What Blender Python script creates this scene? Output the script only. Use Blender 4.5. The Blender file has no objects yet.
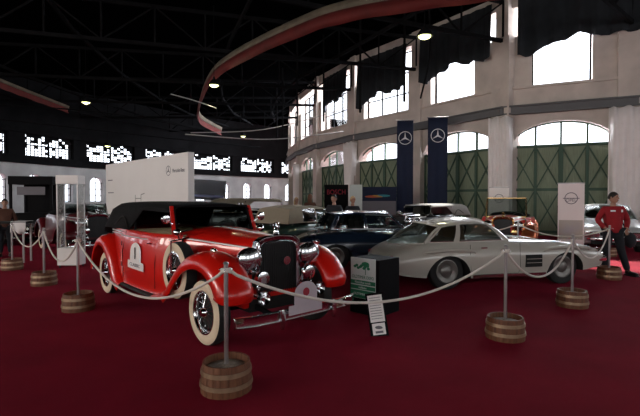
import bpy, bmesh, math, random
from mathutils import Vector, Matrix
random.seed(7)
SC = bpy.context.scene
COL = SC.collection
PI = math.pi

# ------------------------------------------------------------------ camera
cd = bpy.data.cameras.new('camera'); cam = bpy.data.objects.new('camera', cd); COL.objects.link(cam)
cd.sensor_width = 36; cd.lens = 36 * 430 / 640; cd.clip_end = 300
cam.location = (0, 0, 1.6); cam.rotation_euler = (math.radians(90 - 1.2), 0, 0)
SC.camera = cam
# ------------------------------------------------------------------ world, sun, exposure
SC.view_settings.view_transform = 'Standard'; SC.view_settings.look = 'None'
SC.view_settings.gamma = 1; SC.view_settings.exposure = 0.0; SC.view_settings.use_curve_mapping = False
W = bpy.data.worlds.new('overcast_sky'); SC.world = W; W.use_nodes = True
bgn = W.node_tree.nodes['Background']; bgn.inputs[0].default_value = (0.93, 0.96, 1, 1); bgn.inputs[1].default_value = 3.0
SC.cycles.use_denoising = True
SC.cycles.max_bounces = 8; SC.cycles.transparent_max_bounces = 24
SC.cycles.sample_clamp_indirect = 4.0
sun = bpy.data.lights.new('sun', 'SUN'); sun.energy = 24.0; sun.angle = 0.02; sun.color = (1, 0.93, 0.84)
so = bpy.data.objects.new('sun', sun); COL.objects.link(so)
so.rotation_euler = Vector((-3.0, -8.2, -7.6)).to_track_quat('-Z', 'Y').to_euler()
# daylight in the seen windows, plus added fill from behind the camera (centre, inward direction, width, height, radiance)
DAY = 80.0
SIDE_FILL = 13.0  # strength of the added fill from behind the camera
def day_or_fill_light(c, inward, w, h, rad, col=(0.93, 0.96, 1.0)):
    l = bpy.data.lights.new('window_or_fill_light', 'AREA'); l.shape = 'RECTANGLE'; l.size = w; l.size_y = h
    l.energy = rad * w * h * PI / 4; l.color = col
    o = bpy.data.objects.new('window_or_fill_light', l); COL.objects.link(o)
    o.location = c; o.rotation_euler = Vector(inward).to_track_quat('-Z', 'Z').to_euler()
    return o

# ------------------------------------------------------------------ materials
MATS = {}
def mat(name, col, rough=0.6, metal=0.0, noise=0.0, nscale=8.0, bump=0.0, bscale=60.0, coat=0.0, emit=None, alpha=None, spec=0.5, col2=None, stretch=None):
    if name in MATS: return MATS[name]
    m = bpy.data.materials.new(name); m.use_nodes = True; nt = m.node_tree; b = nt.nodes['Principled BSDF']
    b.inputs['Base Color'].default_value = (*col, 1); b.inputs['Roughness'].default_value = rough
    b.inputs['Metallic'].default_value = metal; b.inputs['Specular IOR Level'].default_value = spec
    if coat: b.inputs['Coat Weight'].default_value = coat; b.inputs['Coat Roughness'].default_value = 0.05
    tc = nt.nodes.new('ShaderNodeTexCoord'); mp = nt.nodes.new('ShaderNodeMapping')
    nt.links.new(tc.outputs['Object'], mp.inputs[0])
    if stretch: mp.inputs['Scale'].default_value = stretch
    if noise or col2:
        n = nt.nodes.new('ShaderNodeTexNoise'); n.inputs['Scale'].default_value = nscale; n.inputs['Detail'].default_value = 6
        nt.links.new(mp.outputs[0], n.inputs['Vector'])
        r = nt.nodes.new('ShaderNodeValToRGB'); r.color_ramp.elements[0].position = 0.3; r.color_ramp.elements[1].position = 0.7
        a = col2 if col2 else tuple(c * (1 - noise) for c in col)
        r.color_ramp.elements[0].color = (*a, 1); r.color_ramp.elements[1].color = (*col, 1)
        nt.links.new(n.outputs[0], r.inputs[0]); nt.links.new(r.outputs[0], b.inputs['Base Color'])
    if bump:
        n2 = nt.nodes.new('ShaderNodeTexNoise'); n2.inputs['Scale'].default_value = bscale; n2.inputs['Detail'].default_value = 4
        nt.links.new(mp.outputs[0], n2.inputs['Vector'])
        bp = nt.nodes.new('ShaderNodeBump'); bp.inputs['Strength'].default_value = bump; bp.inputs['Distance'].default_value = 0.02
        nt.links.new(n2.outputs[0], bp.inputs['Height']); nt.links.new(bp.outputs[0], b.inputs['Normal'])
    if emit: b.inputs['Emission Color'].default_value = (*emit[0], 1); b.inputs['Emission Strength'].default_value = emit[1]
    MATS[name] = m
    return m
def glass_mat(name, tint, mix, rough=0.03):
    if name in MATS: return MATS[name]
    m = bpy.data.materials.new(name); m.use_nodes = True; nt = m.node_tree; nt.nodes.clear()
    o = nt.nodes.new('ShaderNodeOutputMaterial'); t = nt.nodes.new('ShaderNodeBsdfTransparent'); g = nt.nodes.new('ShaderNodeBsdfGlossy')
    t.inputs[0].default_value = (*tint, 1); g.inputs['Roughness'].default_value = rough
    mx = nt.nodes.new('ShaderNodeMixShader'); f = nt.nodes.new('ShaderNodeLayerWeight'); f.inputs[0].default_value = 0.25
    ml = nt.nodes.new('ShaderNodeMath'); ml.operation = 'MULTIPLY_ADD'; ml.inputs[1].default_value = 0.5; ml.inputs[2].default_value = mix
    nt.links.new(f.outputs['Fresnel'], ml.inputs[0]); nt.links.new(ml.outputs[0], mx.inputs[0])
    nt.links.new(t.outputs[0], mx.inputs[1]); nt.links.new(g.outputs[0], mx.inputs[2]); nt.links.new(mx.outputs[0], o.inputs[0])
    MATS[name] = m
    return m
M_carpet = mat('red_carpet', (0.17, 0.005, 0.014), 0.95, noise=0.35, nscale=1.3, bump=0.5, bscale=180, spec=0.04)
_b = M_carpet.node_tree.nodes['Principled BSDF']; _b.inputs['Sheen Weight'].default_value = 0.16; _b.inputs['Sheen Roughness'].default_value = 0.35; _b.inputs['Sheen Tint'].default_value = (1.0, 0.08, 0.18, 1)
M_plaster = mat('cream_plaster', (0.64, 0.56, 0.51), 0.9, noise=0.25, nscale=1.2, bump=0.3, bscale=6)
M_plaster2 = mat('grey_plaster', (0.42, 0.42, 0.42), 0.9, noise=0.3, nscale=0.8)
M_steel = mat('dark_steel', (0.012, 0.012, 0.013), 0.8, 0.0, spec=0.0, noise=0.4, nscale=3)
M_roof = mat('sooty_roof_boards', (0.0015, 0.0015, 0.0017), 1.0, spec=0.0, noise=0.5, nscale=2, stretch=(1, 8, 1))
M_green = mat('green_door_paint', (0.22, 0.27, 0.18), 0.6, noise=0.3, nscale=5, stretch=(6, 6, 0.6))
M_greend = mat('dark_green_brace_paint', (0.04, 0.085, 0.055), 0.6)
M_drape = mat('dark_drape_cloth', (0.015, 0.02, 0.026), 0.9, noise=0.3, nscale=4)
M_white = mat('white_panel', (0.85, 0.81, 0.79), 0.6, noise=0.05, nscale=1)
M_cloth = mat('white_cloth', (0.85, 0.80, 0.79), 0.9, noise=0.08, nscale=3)
M_red = mat('red_car_paint', (0.64, 0.010, 0.005), 0.3, coat=0.6, spec=0.35, noise=0.05, nscale=2)
M_maroon = mat('maroon_car_paint', (0.10, 0.006, 0.01), 0.3, coat=0.8)
M_black = mat('black_car_paint', (0.008, 0.008, 0.01), 0.25, coat=1.0)
M_navy = mat('navy_car_paint', (0.008, 0.018, 0.038), 0.25, coat=1.0)
M_ivory = mat('silver_grey_car_paint', (0.47, 0.44, 0.385), 0.35, metal=0.0, coat=0.9)
M_silver = mat('silver_car_paint', (0.55, 0.57, 0.58), 0.3, metal=0.4, coat=0.7)
M_dgreen = mat('dark_green_car_paint', (0.012, 0.045, 0.035), 0.3, coat=0.9)
M_chrome = mat('chrome', (0.75, 0.75, 0.77), 0.12, 1.0)
M_trim = mat('bright_trim_metal', (0.8, 0.8, 0.8), 0.38, 0.75)
M_brass = mat('brass', (0.75, 0.5, 0.22), 0.2, 1.0)
M_rubber = mat('black_rubber', (0.012, 0.012, 0.012), 0.8)
M_wwall = mat('whitewall_rubber', (0.72, 0.58, 0.42), 0.7, noise=0.08, nscale=10)
M_dark = mat('dark_interior', (0.01, 0.01, 0.01), 0.9)
M_top = mat('black_canvas', (0.008, 0.008, 0.009), 0.95, bump=0.4, bscale=200, spec=0.2)
M_beige = mat('beige_leather', (0.50, 0.36, 0.21), 0.6, noise=0.1, nscale=12)
M_bcanvas = mat('beige_canvas', (0.32, 0.27, 0.2), 0.95, noise=0.1, nscale=20)
M_gcanvas = mat('grey_canvas', (0.36, 0.35, 0.33), 0.9, noise=0.1, nscale=20)
M_wood = mat('oak_staves', (0.19, 0.07, 0.028), 0.6, col2=(0.09, 0.028, 0.01), nscale=5, stretch=(9, 9, 0.8))
M_hoop = mat('hoop_metal', (0.40, 0.28, 0.18), 0.4, 0.8, noise=0.3, nscale=15)
M_fill = mat('pale_gravel', (0.40, 0.33, 0.27), 0.9, noise=0.5, nscale=40, bump=1, bscale=80)
M_rope = mat('white_rope', (0.72, 0.66, 0.60), 0.9, bump=0.6, bscale=120)
M_glass = glass_mat('car_glass', (0.55, 0.6, 0.58), 0.06)
M_pane = glass_mat('window_glass', (0.97, 0.98, 1.0), 0.0)
M_case = glass_mat('display_glass', (0.93, 0.95, 0.96), 0.0)
M_grille = mat('grille_mesh', (0.035, 0.035, 0.036), 0.4, 0.7)
M_lens = mat('lamp_lens', (0.6, 0.62, 0.64), 0.12, 0.95, coat=1)
M_blue = mat('blue_banner_cloth', (0.005, 0.012, 0.045), 0.8, noise=0.2, nscale=3)
M_ink = mat('grey_ink', (0.16, 0.15, 0.17), 0.7)
M_wink = mat('white_ink', (0.75, 0.75, 0.78), 0.7)
M_gink = mat('green_ink', (0.01, 0.17, 0.08), 0.7)
M_rink = mat('red_ink', (0.30, 0.012, 0.03), 0.7)
M_pblack = mat('black_board', (0.004, 0.004, 0.005), 0.7, spec=0.1)
M_paper = mat('white_paper', (0.62, 0.68, 0.66), 0.8)
M_skin = mat('skin', (0.42, 0.22, 0.15), 0.6, noise=0.1, nscale=20)
M_hair = mat('dark_hair', (0.012, 0.008, 0.006), 0.6)
M_bhair = mat('auburn_hair', (0.14, 0.05, 0.02), 0.6)
M_blond = mat('blond_hair', (0.55, 0.38, 0.2), 0.6)
M_jacket = mat('red_jacket_cloth', (0.33, 0.008, 0.015), 0.85, noise=0.2, nscale=8, bump=0.3, bscale=30)
M_jeans = mat('dark_trouser_cloth', (0.012, 0.014, 0.02), 0.9, noise=0.3, nscale=8)
M_shoe = mat('black_shoe_leather', (0.01, 0.01, 0.01), 0.5)
M_dcoat = mat('dark_coat_cloth', (0.012, 0.013, 0.018), 0.9)
M_brownc = mat('brown_coat_cloth', (0.10, 0.04, 0.025), 0.9)
M_creamc = mat('cream_coat_cloth', (0.6, 0.5, 0.34), 0.9)
M_cap = mat('satin_wheel_metal', (0.20, 0.19, 0.175), 0.4, 0.6)
M_darkplaster = mat('near_black_plaster', (0.012, 0.012, 0.013), 0.9, noise=0.4, nscale=1, spec=0.0)
M_alu = mat('brushed_post_metal', (0.42, 0.40, 0.40), 0.35, 0.9)
M_duct = mat('cream_duct_paint', (0.15, 0.12, 0.085), 0.8, noise=0.4, nscale=2)
M_ductr = mat('red_duct_cloth', (0.12, 0.006, 0.004), 0.8, noise=0.35, nscale=2)
M_lampg = mat('lamp_glow', (1, 1, 0.7), 0.5, emit=((0.92, 1, 0.42), 1.6))

# ------------------------------------------------------------------ mesh helpers
class MB:
    def __init__(s): s.v = []; s.f = []; s.m = []
    def add(s, vs, fs, mi=0):
        o = len(s.v); s.v += [tuple(v) for v in vs]; s.f += [tuple(i + o for i in f) for f in fs]; s.m += [mi] * len(fs); return s
    def box(s, c, d, rz=0, mi=0, R=None):
        M = R if R is not None else Matrix.Rotation(rz, 3, 'Z')
        vs = [Vector(c) + M @ Vector((x * d[0] / 2, y * d[1] / 2, z * d[2] / 2)) for x in (-1, 1) for y in (-1, 1) for z in (-1, 1)]
        return s.add(vs, [(0, 1, 3, 2), (4, 6, 7, 5), (0, 4, 5, 1), (2, 3, 7, 6), (0, 2, 6, 4), (1, 5, 7, 3)], mi)
    def bar(s, a, b, w, h=None, mi=0):
        a = Vector(a); b = Vector(b); h = h or w; d = b - a
        if d.length < 1e-6: return s
        R = d.to_track_quat('X', 'Z').to_matrix()
        return s.box((a + b) / 2, (d.length, w, h), R=R, mi=mi)
    def cyl(s, a, b, r0, r1=None, n=12, mi=0):
        r1 = r0 if r1 is None else r1
        a = Vector(a); b = Vector(b); d = b - a; R = d.to_track_quat('Z', 'Y').to_matrix()
        vs = [a + R @ Vector((r0 * math.cos(2 * PI * i / n), r0 * math.sin(2 * PI * i / n), 0)) for i in range(n)]
        vs += [b + R @ Vector((r1 * math.cos(2 * PI * i / n), r1 * math.sin(2 * PI * i / n), 0)) for i in range(n)]
        return s.add(vs, [(i, (i + 1) % n, n + (i + 1) % n, n + i) for i in range(n)] + [tuple(range(n - 1, -1, -1)), tuple(range(n, 2 * n))], mi)
    def grid(s, P, cu=False, cv=False, mi=0):
        nu = len(P); nv = len(P[0]); fs = []
        for i in range(nu if cu else nu - 1):
            for j in range(nv if cv else nv - 1):
                a = i * nv + j; b = ((i + 1) % nu) * nv + j; c = ((i + 1) % nu) * nv + (j + 1) % nv; d = i * nv + (j + 1) % nv
                fs.append((a, b, c, d))
        return s.add([p for r in P for p in r], fs, mi)
    def tube(s, pts, r, n=8, mi=0, closed=False):
        pts = [Vector(p) for p in pts]; N = len(pts); rows = []
        up = None
        for i, p in enumerate(pts):
            if closed: t = pts[(i + 1) % N] - pts[i - 1]
            else: t = pts[min(i + 1, N - 1)] - pts[max(i - 1, 0)]
            t.normalize()
            if up is None:
                up = Vector((0, 0, 1)) if abs(t.z) < 0.9 else Vector((1, 0, 0))
            up = (up - t * up.dot(t)).normalized(); sd = t.cross(up)
            rr = r[i] if isinstance(r, (list, tuple)) else r
            rows.append([p + (up * math.cos(2 * PI * k / n) + sd * math.sin(2 * PI * k / n)) * rr for k in range(n)])
        s.grid(rows, cu=closed, cv=True, mi=mi)
        if not closed:
            o = len(s.v) - N * n
            s.f += [tuple(o + k for k in range(n)), tuple(o + (N - 1) * n + k for k in range(n - 1, -1, -1))]; s.m += [mi, mi]
        return s
    def lathe(s, prof, c=(0, 0, 0), axis=(0, 0, 1), n=24, mi=0):
        R = Vector(axis).to_track_quat('Z', 'Y').to_matrix(); c = Vector(c)
        P = [[c + R @ Vector((r * math.cos(2 * PI * k / n), r * math.sin(2 * PI * k / n), h)) for k in range(n)] for r, h in prof]
        return s.grid(P, cv=True, mi=mi)
    def ball(s, c, r, n=12, mi=0, R=None):
        c = Vector(c); r = r if isinstance(r, (tuple, list)) else (r, r, r); P = []
        for i in range(n // 2 + 1):
            a = PI * i / (n // 2)
            P.append([Vector((math.sin(a) * math.cos(2 * PI * k / n) * r[0], math.sin(a) * math.sin(2 * PI * k / n) * r[1], math.cos(a) * r[2])) for k in range(n)])
        if R is not None: P = [[R @ p for p in row] for row in P]
        return s.grid([[c + p for p in row] for row in P], cv=True, mi=mi)
    def disc(s, c, r, axis=(0, 0, 1), n=20, mi=0, rx=1):
        R = Vector(axis).to_track_quat('Z', 'Y').to_matrix(); c = Vector(c)
        return s.add([c + R @ Vector((r * rx * math.cos(2 * PI * k / n), r * math.sin(2 * PI * k / n), 0)) for k in range(n)], [tuple(range(n))], mi)
    def prism(s, pts, d, mi=0):   # polygon (3D points) extruded along d
        n = len(pts); d = Vector(d); p = [Vector(q) for q in pts]
        return s.add(p + [q + d for q in p], [tuple(range(n - 1, -1, -1)), tuple(range(n, 2 * n))] + [(i, (i + 1) % n, n + (i + 1) % n, n + i) for i in range(n)], mi)
    def mirror(s):
        o = len(s.v); vs = [(x, -y, z) for x, y, z in s.v]; fs = [tuple(reversed(f)) for f in s.f]; ms = list(s.m)
        s.v += vs; s.f += [tuple(i + o for i in f) for f in fs]; s.m += ms; return s
    def build(s, name, mats, parent=None, smooth=35, weld=False, bevel=0, thick=0):
        me = bpy.data.meshes.new(name); me.from_pydata(s.v, [], s.f)
        mats = mats if isinstance(mats, (list, tuple)) else [mats]
        for m in mats: me.materials.append(m)
        me.polygons.foreach_set('material_index', s.m); me.update()
        bm = bmesh.new(); bm.from_mesh(me)
        bmesh.ops.remove_doubles(bm, verts=bm.verts, dist=1e-5)
        bmesh.ops.recalc_face_normals(bm, faces=bm.faces)
        bm.to_mesh(me); bm.free()
        if smooth: me.shade_smooth(); me.set_sharp_from_angle(angle=math.radians(smooth))
        o = bpy.data.objects.new(name, me); COL.objects.link(o); o.parent = parent
        if thick:
            md = o.modifiers.new('s', 'SOLIDIFY'); md.thickness = thick; md.offset = -1
        if bevel:
            md = o.modifiers.new('b', 'BEVEL'); md.width = bevel; md.segments = 2; md.limit_method = 'ANGLE'
        return o
def tag(o, label=None, cat=None, group=None, kind=None):
    if label: o['label'] = label
    if cat: o['category'] = cat
    if group: o['group'] = group
    if kind: o['kind'] = kind
    return o
def empty(name, loc, rz=0, label=None, cat=None, group=None, sc=1):
    o = bpy.data.objects.new(name, None); COL.objects.link(o); o.location = loc; o.rotation_euler = (0, 0, rz); o.scale = (sc, sc, sc)
    o.empty_display_size = 0.1
    return tag(o, label, cat, group)
def struct(mb, name, mats, **k):
    o = mb.build(name, mats, **k); o['kind'] = 'structure'; return o
def copy_tree(o, parent=None):
    c = o.copy(); COL.objects.link(c); c.parent = parent
    for ch in [x for x in SC.objects if x.parent == o]: copy_tree(ch, c)
    return c
def text(name, body, size, loc, rot, m, parent=None, ext=0.002, align='CENTER', sx=1.0):
    cu = bpy.data.curves.new(name, 'FONT'); cu.body = body; cu.size = size; cu.extrude = ext; cu.align_x = align; cu.align_y = 'CENTER'
    t = bpy.data.objects.new(name, cu); COL.objects.link(t)
    me = bpy.data.meshes.new_from_object(t.evaluated_get(bpy.context.evaluated_depsgraph_get()))
    bpy.data.objects.remove(t)
    o = bpy.data.objects.new(name, me); COL.objects.link(o); me.materials.clear(); me.materials.append(m)
    o.location = loc; o.rotation_euler = rot; o.scale = (sx, 1, 1); o.parent = parent
    return o
def cat_rom(pts, n):
    pts = [Vector(p) for p in pts]; out = []; N = len(pts) - 1
    for k in range(n + 1):
        u = k / n * N; i = min(int(u), N - 1); t = u - i
        p0 = pts[max(i - 1, 0)]; p1 = pts[i]; p2 = pts[i + 1]; p3 = pts[min(i + 2, N)]
        out.append(0.5 * ((2 * p1) + (p2 - p0) * t + (2 * p0 - 5 * p1 + 4 * p2 - p3) * t * t + (3 * p1 - p0 - 3 * p2 + p3) * t ** 3))
    return out
def cat_rom2(p, n): return [(q.x, q.y) for q in cat_rom([(a, b, 0) for a, b in p], n)]
def lerp_tab(tab, x):
    if x <= tab[0][0]: return tab[0][1]
    for a, b in zip(tab, tab[1:]):
        if x <= b[0]:
            t = (x - a[0]) / (b[0] - a[0]); return a[1] + (b[1] - a[1]) * t
    return tab[-1][1]

# ================================================================== THE HALL
PW = [(17.5, 16.0), (12.4, 17.3), (8.1, 19.3), (5.2, 23.5), (2.06, 27.7), (-0.3, 32.3), (-1.9, 37.2), (-3.0, 42.5), (-3.6, 47.6)]
OUTER = [(23.5, 15.0), (21, -7), (8, -14), (-10, -13), (-22, -6), (-27, 6), (-26.8, 18), (-24.3, 27), (-20.6, 37), (-14.2, 46.5), (-5.4, 55), (6, 62), (10, 60), (2, 48)]
# floor and ceiling follow the hall's outline
outline = OUTER[:12] + [(8, 60), (-3.0, 50)] + [(x + 0.0, y + 0.0) for x, y in reversed(PW)]
allpts = [(30, -20), (-34, -20), (-34, 70), (30, 70)]
struct(MB().prism([(x, y, -0.12) for x, y in allpts], (0, 0, 0.12)), 'floor', M_carpet, smooth=0)
ROOFZ = 10.7
roofline = [(24.2, 15.6), (21.5, -7.6), (8, -14.6), (-10, -13.6), (-22.4, -6.5), (-27.6, 6), (-27.4, 18), (-24.8, 27.3), (-21.0, 37.5), (-14.5, 47.0), (-5.6, 55.5), (3, 60), (3.5, 51), (-2.8, 47.8), (-2.2, 42.6), (-1.2, 37.4), (0.4, 32.6), (2.7, 28.1), (5.85, 23.9), (8.55, 19.9), (12.6, 18.0), (17.6, 16.75)]
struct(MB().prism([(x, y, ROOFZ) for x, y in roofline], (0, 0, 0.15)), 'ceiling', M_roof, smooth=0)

class Frame:   # local frame on a wall: u along, w outward, z up
    def __init__(s, a, b, outward):
        s.a = Vector((*a, 0)); s.d = Vector((*b, 0)) - s.a; s.L = s.d.length; s.d.normalize()
        s.n = Vector((s.d.y, -s.d.x, 0))
        if s.n.dot(Vector((*outward, 0))) < 0: s.n = -s.n
    def p(s, u, w, z): return s.a + s.d * u + s.n * w + Vector((0, 0, z))
    def box(s, mb, u0, u1, w0, w1, z0, z1, mi=0):
        vs = [s.p(u, w, z) for u in (u0, u1) for w in (w0, w1) for z in (z0, z1)]
        mb.add(vs, [(0, 1, 3, 2), (4, 6, 7, 5), (0, 4, 5, 1), (2, 3, 7, 6), (0, 2, 6, 4), (1, 5, 7, 3)], mi)
    def rz(s): return math.atan2(s.d.y, s.d.x)

wallm = MB(); beamm = MB()
winn = [0]; doorn = [0]
def arched_wall(mb, F, u0, u1, w0, w1, zs, zc, ztop, n=14):
    """spandrel: wall between an arch (spring zs, crown zc) and ztop"""
    for k in range(n):
        a = -1 + 2 * k / n; b = -1 + 2 * (k + 1) / n
        za = zs + (zc - zs) * math.sqrt(max(0, 1 - a * a)) ** 1.0; zb_ = zs + (zc - zs) * math.sqrt(max(0, 1 - b * b))
        ua = u0 + (a + 1) / 2 * (u1 - u0); ub = u0 + (b + 1) / 2 * (u1 - u0)
        vs = [F.p(ua, w0, za), F.p(ub, w0, zb_), F.p(ub, w0, ztop), F.p(ua, w0, ztop), F.p(ua, w1, za), F.p(ub, w1, zb_), F.p(ub, w1, ztop), F.p(ua, w1, ztop)]
        mb.add(vs, [(0, 1, 2, 3), (7, 6, 5, 4), (0, 4, 5, 1), (3, 2, 6, 7), (1, 5, 6, 2), (0, 3, 7, 4)])
for i in range(len(PW) - 1):
    F = Frame(PW[i], PW[i + 1], (1, 1)); L = F.L; pw = 0.42; T = 0.75
    # piers
    F.box(wallm, -pw, pw, -0.12, T + 0.1, 0, 8.75)
    # spandrel above door arch
    arched_wall(wallm, F, pw, L - pw, 0.1, T, 3.95, 4.95, 5.75)
    # parapet with sill
    F.box(wallm, -0.2, L + 0.1, 0.0, T, 5.75, 6.5)
    F.box(wallm, -0.2, L + 0.1, -0.1, T, 6.42, 6.52)
    uw0, uw1 = {0: (1.2, L - 1.2), 1: (1.28, 3.52), 2: (1.45, 4.1), 3: (0.55, 4.2)}.get(i, (0.75, L - 0.75))
    F.box(wallm, pw, uw0, 0.06, T, 6.5, 8.75); F.box(wallm, uw1, L - pw, 0.06, T, 6.5, 8.75)
    if i >= 2:
        F.box(wallm, -0.3, 0.3, 0.0, T, 8.75, ROOFZ)
    else:
        F.box(wallm, -0.25, 0.35, 0.3, T, 8.75, ROOFZ)
    F.box(wallm, -0.2, L + 0.2, 0.1, T, 10.05, ROOFZ)
    # steel I beam under the parapet
    F.box(beamm, -0.2, L + 0.1, -0.28, -0.02, 5.30, 5.36); F.box(beamm, -0.2, L + 0.1, -0.28, -0.02, 5.62, 5.68); F.box(beamm, -0.2, L + 0.1, -0.17, -0.13, 5.36, 5.62)
    # upper window
    winn[0] += 1
    top = 9.95; wf = MB()
    for u in [uw0, uw1 - 0.06] + ([uw0 + (uw1 - uw0) * k / 3 - 0.02 for k in (1, 2)] if i >= 3 else []):
        F.box(wf, u, u + (0.06 if u in (uw0, uw1 - 0.06) else 0.04), 0.42, 0.5, 6.5, top)
    for z in ((6.5, 7.6, 8.75, top - 0.06) if i >= 3 else (6.5, 8.75, top - 0.06)): F.box(wf, uw0, uw1, 0.43, 0.49, z, z + 0.05)
    if i < 2:
        F.box(wf, 0.38, uw0, 0.42, 0.5, 8.75, 8.8); F.box(wf, uw1, L - 0.3, 0.42, 0.5, 8.75, 8.8)
    win = struct(wf, 'window_%d' % winn[0], M_steel, smooth=0)
    g = MB(); F.box(g, uw0, uw1, 0.455, 0.465, 6.5, top)
    g.build('glass_pane', M_pane, win, smooth=0)
    day_or_fill_light(F.p(L / 2, T + 0.35, 8.25), -F.n, L - 0.9, 3.4, DAY)
    # door with fanlight
    doorn[0] += 1
    d = MB(); F.box(d, pw, L - pw, 0.32, 0.38, 0, 3.95)
    door = struct(d, 'door_%d' % doorn[0], M_green, smooth=0)
    br = MB(); u0, u1 = pw, L - pw; n = 4
    for k in range(n + 1):
        u = u0 + (u1 - u0) * k / n; wd = 0.09 if k == 2 else 0.06
        F.box(br, u - wd, u + wd, 0.25, 0.33, 0, 3.97)
    for z in (0.1, 1.95, 3.85): F.box(br, u0, u1, 0.26, 0.33, z, z + 0.12)
    for k in range(n):
        ua = u0 + (u1 - u0) * k / n; ub = u0 + (u1 - u0) * (k + 1) / n
        for z0, z1 in ((0.15, 2.0), (2.0, 3.9)):
            br.bar(F.p(ua, 0.3, z0), F.p(ub, 0.3, z1), 0.07, 0.05); br.bar(F.p(ua, 0.3, z1), F.p(ub, 0.3, z0), 0.07, 0.05)
    br.build('door_brace', M_greend, door, smooth=0)
    hd = MB(); hd.tube([F.p(L / 2 + 0.1, 0.25, 1.0), F.p(L / 2 + 0.1, 0.18, 1.05), F.p(L / 2 + 0.1, 0.18, 1.25), F.p(L / 2 + 0.1, 0.25, 1.3)], 0.015)
    hd.build('door_handle', M_steel, door)
    winn[0] += 1
    fl = MB()
    for k in range(1, 4):
        a = -1 + 2 * k / 4; F.box(fl, u0 + (u1 - u0) * k / 4 - 0.04, u0 + (u1 - u0) * k / 4 + 0.04, 0.3, 0.4, 3.95, 3.95 + math.sqrt(1 - a * a))
    arc = [F.p(u0 + (u1 - u0) * (0.5 - 0.5 * math.cos(PI * k / 16)), 0.35, 3.95 + 0.97 * math.sin(PI * k / 16)) for k in range(17)]
    for a, b in zip(arc, arc[1:]): fl.bar(a, b, 0.08, 0.06)
    fan = struct(fl, 'window_%d' % winn[0], M_greend, smooth=0)
    g = MB(); g.prism([p for p in arc], F.n * 0.01); g.build('glass_pane', M_pane, fan, smooth=0)
    day_or_fill_light(F.p(L / 2, T + 0.3, 4.45), -F.n, L - 1.0, 0.95, DAY)
struct(wallm, 'wall_right', M_plaster, smooth=0)
struct(beamm, 'trim_1', mat('grey_beam_paint', (0.12, 0.12, 0.125), 0.7), smooth=0)

# drapes tied over the upper windows, lower edge ragged
def drape(a, b, outw, u0, u1, zt, zl, zr, label, wave=0.15, w=-0.2):
    F = Frame(a, b, outw); P = []
    rnd = random.Random(int(u0 * 100) + int(a[0] * 10))
    N = 46; ph = rnd.random() * 6
    for k in range(N + 1):
        t = k / N; u = u0 + (u1 - u0) * t
        zb = zl + (zr - zl) * t + wave * (math.sin(t * 9 + ph) + 0.5 * math.sin(t * 23 + ph)) + 0.35 * abs(math.sin(t * PI * 1.0)) * 0.3
        off = w + 0.09 * math.sin(t * 40 + ph) + 0.04 * math.sin(t * 95)
        P.append([F.p(u, off * (0.4 + 0.6 * q), zt + (zb - zt) * q) for q in [j / 6 for j in range(7)]])
    o = MB().grid(P).build('window_drape', M_drape, smooth=80, thick=0.02)
    return tag(o, label, 'curtain', 'dark drapes over the upper windows')
drape(PW[1], PW[2], (1, 1), -0.6, 4.1, 10.65, 8.4, 7.9, 'dark drape with ragged hem over the big window above the widest green door')
drape(PW[2], PW[3], (1, 1), 0.45, 4.7, 10.4, 8.1, 7.75, 'dark drape over the second upper window, behind the pair of blue banners')
drape(PW[3], PW[4], (1, 1), 0.6, 4.6, 10.2, 7.9, 7.3, 'dark drape over the third upper window, left of the blue banners')
drape(PW[4], PW[5], (1, 1), 0.6, 3.6, 10.2, 8.4, 7.9, 'short dark drape over the fourth upper window towards the far end')
drape(PW[0], PW[1], (1, 1), 0.8, 4.65, 10.6, 8.5, 8.6, 'dark drape high on the wall bay at the right edge')
# white cloth wrapped around three piers
def pier_cloth(i, w, zt, label, taper=0.0):
    p = Vector((*PW[i], 0)); d0 = (Vector((*PW[i], 0)) - Vector((*PW[i - 1], 0))).normalized(); d1 = (Vector((*PW[i + 1], 0)) - p).normalized()
    d = (d0 + d1).normalized(); n = Vector((-d.y, d.x, 0)); n = n if n.dot(Vector((-1, -1, 0))) > 0 else -n
    rows = []
    for k in range(31):
        t = -1 + 2 * k / 30; row = []
        for q in range(9):
            z = zt * (1 - q / 8); ww = w * (1 - taper * (q / 8))
            depth = 0.34 + 0.03 * math.sin(t * 17 + q * 0.3) if abs(t) < 0.93 else 0.02
            row.append(p + d * (t * ww) + n * depth + Vector((0, 0, z + (0.05 * math.sin(t * 8) if q == 0 else 0))))
        rows.append(row)
    o = MB().grid(rows).build('pillar_cloth', M_cloth, smooth=60, thick=0.015)
    return tag(o, label, 'cloth', 'white cloths wrapped round the wall piers')
pier_cloth(1, 0.72, 5.25, 'white cloth wrapped round the pillar at the right edge behind the man')
pier_cloth(2, 0.50, 5.2, 'white cloth wrapped round the pillar between the two nearest green doors')
pier_cloth(4, 0.55, 5.2, 'white cloth hanging on the pillar left of the blue banners', taper=0.5)
pier_cloth(6, 0.45, 4.6, 'white cloth on the far pillar near the hall end')

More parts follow.
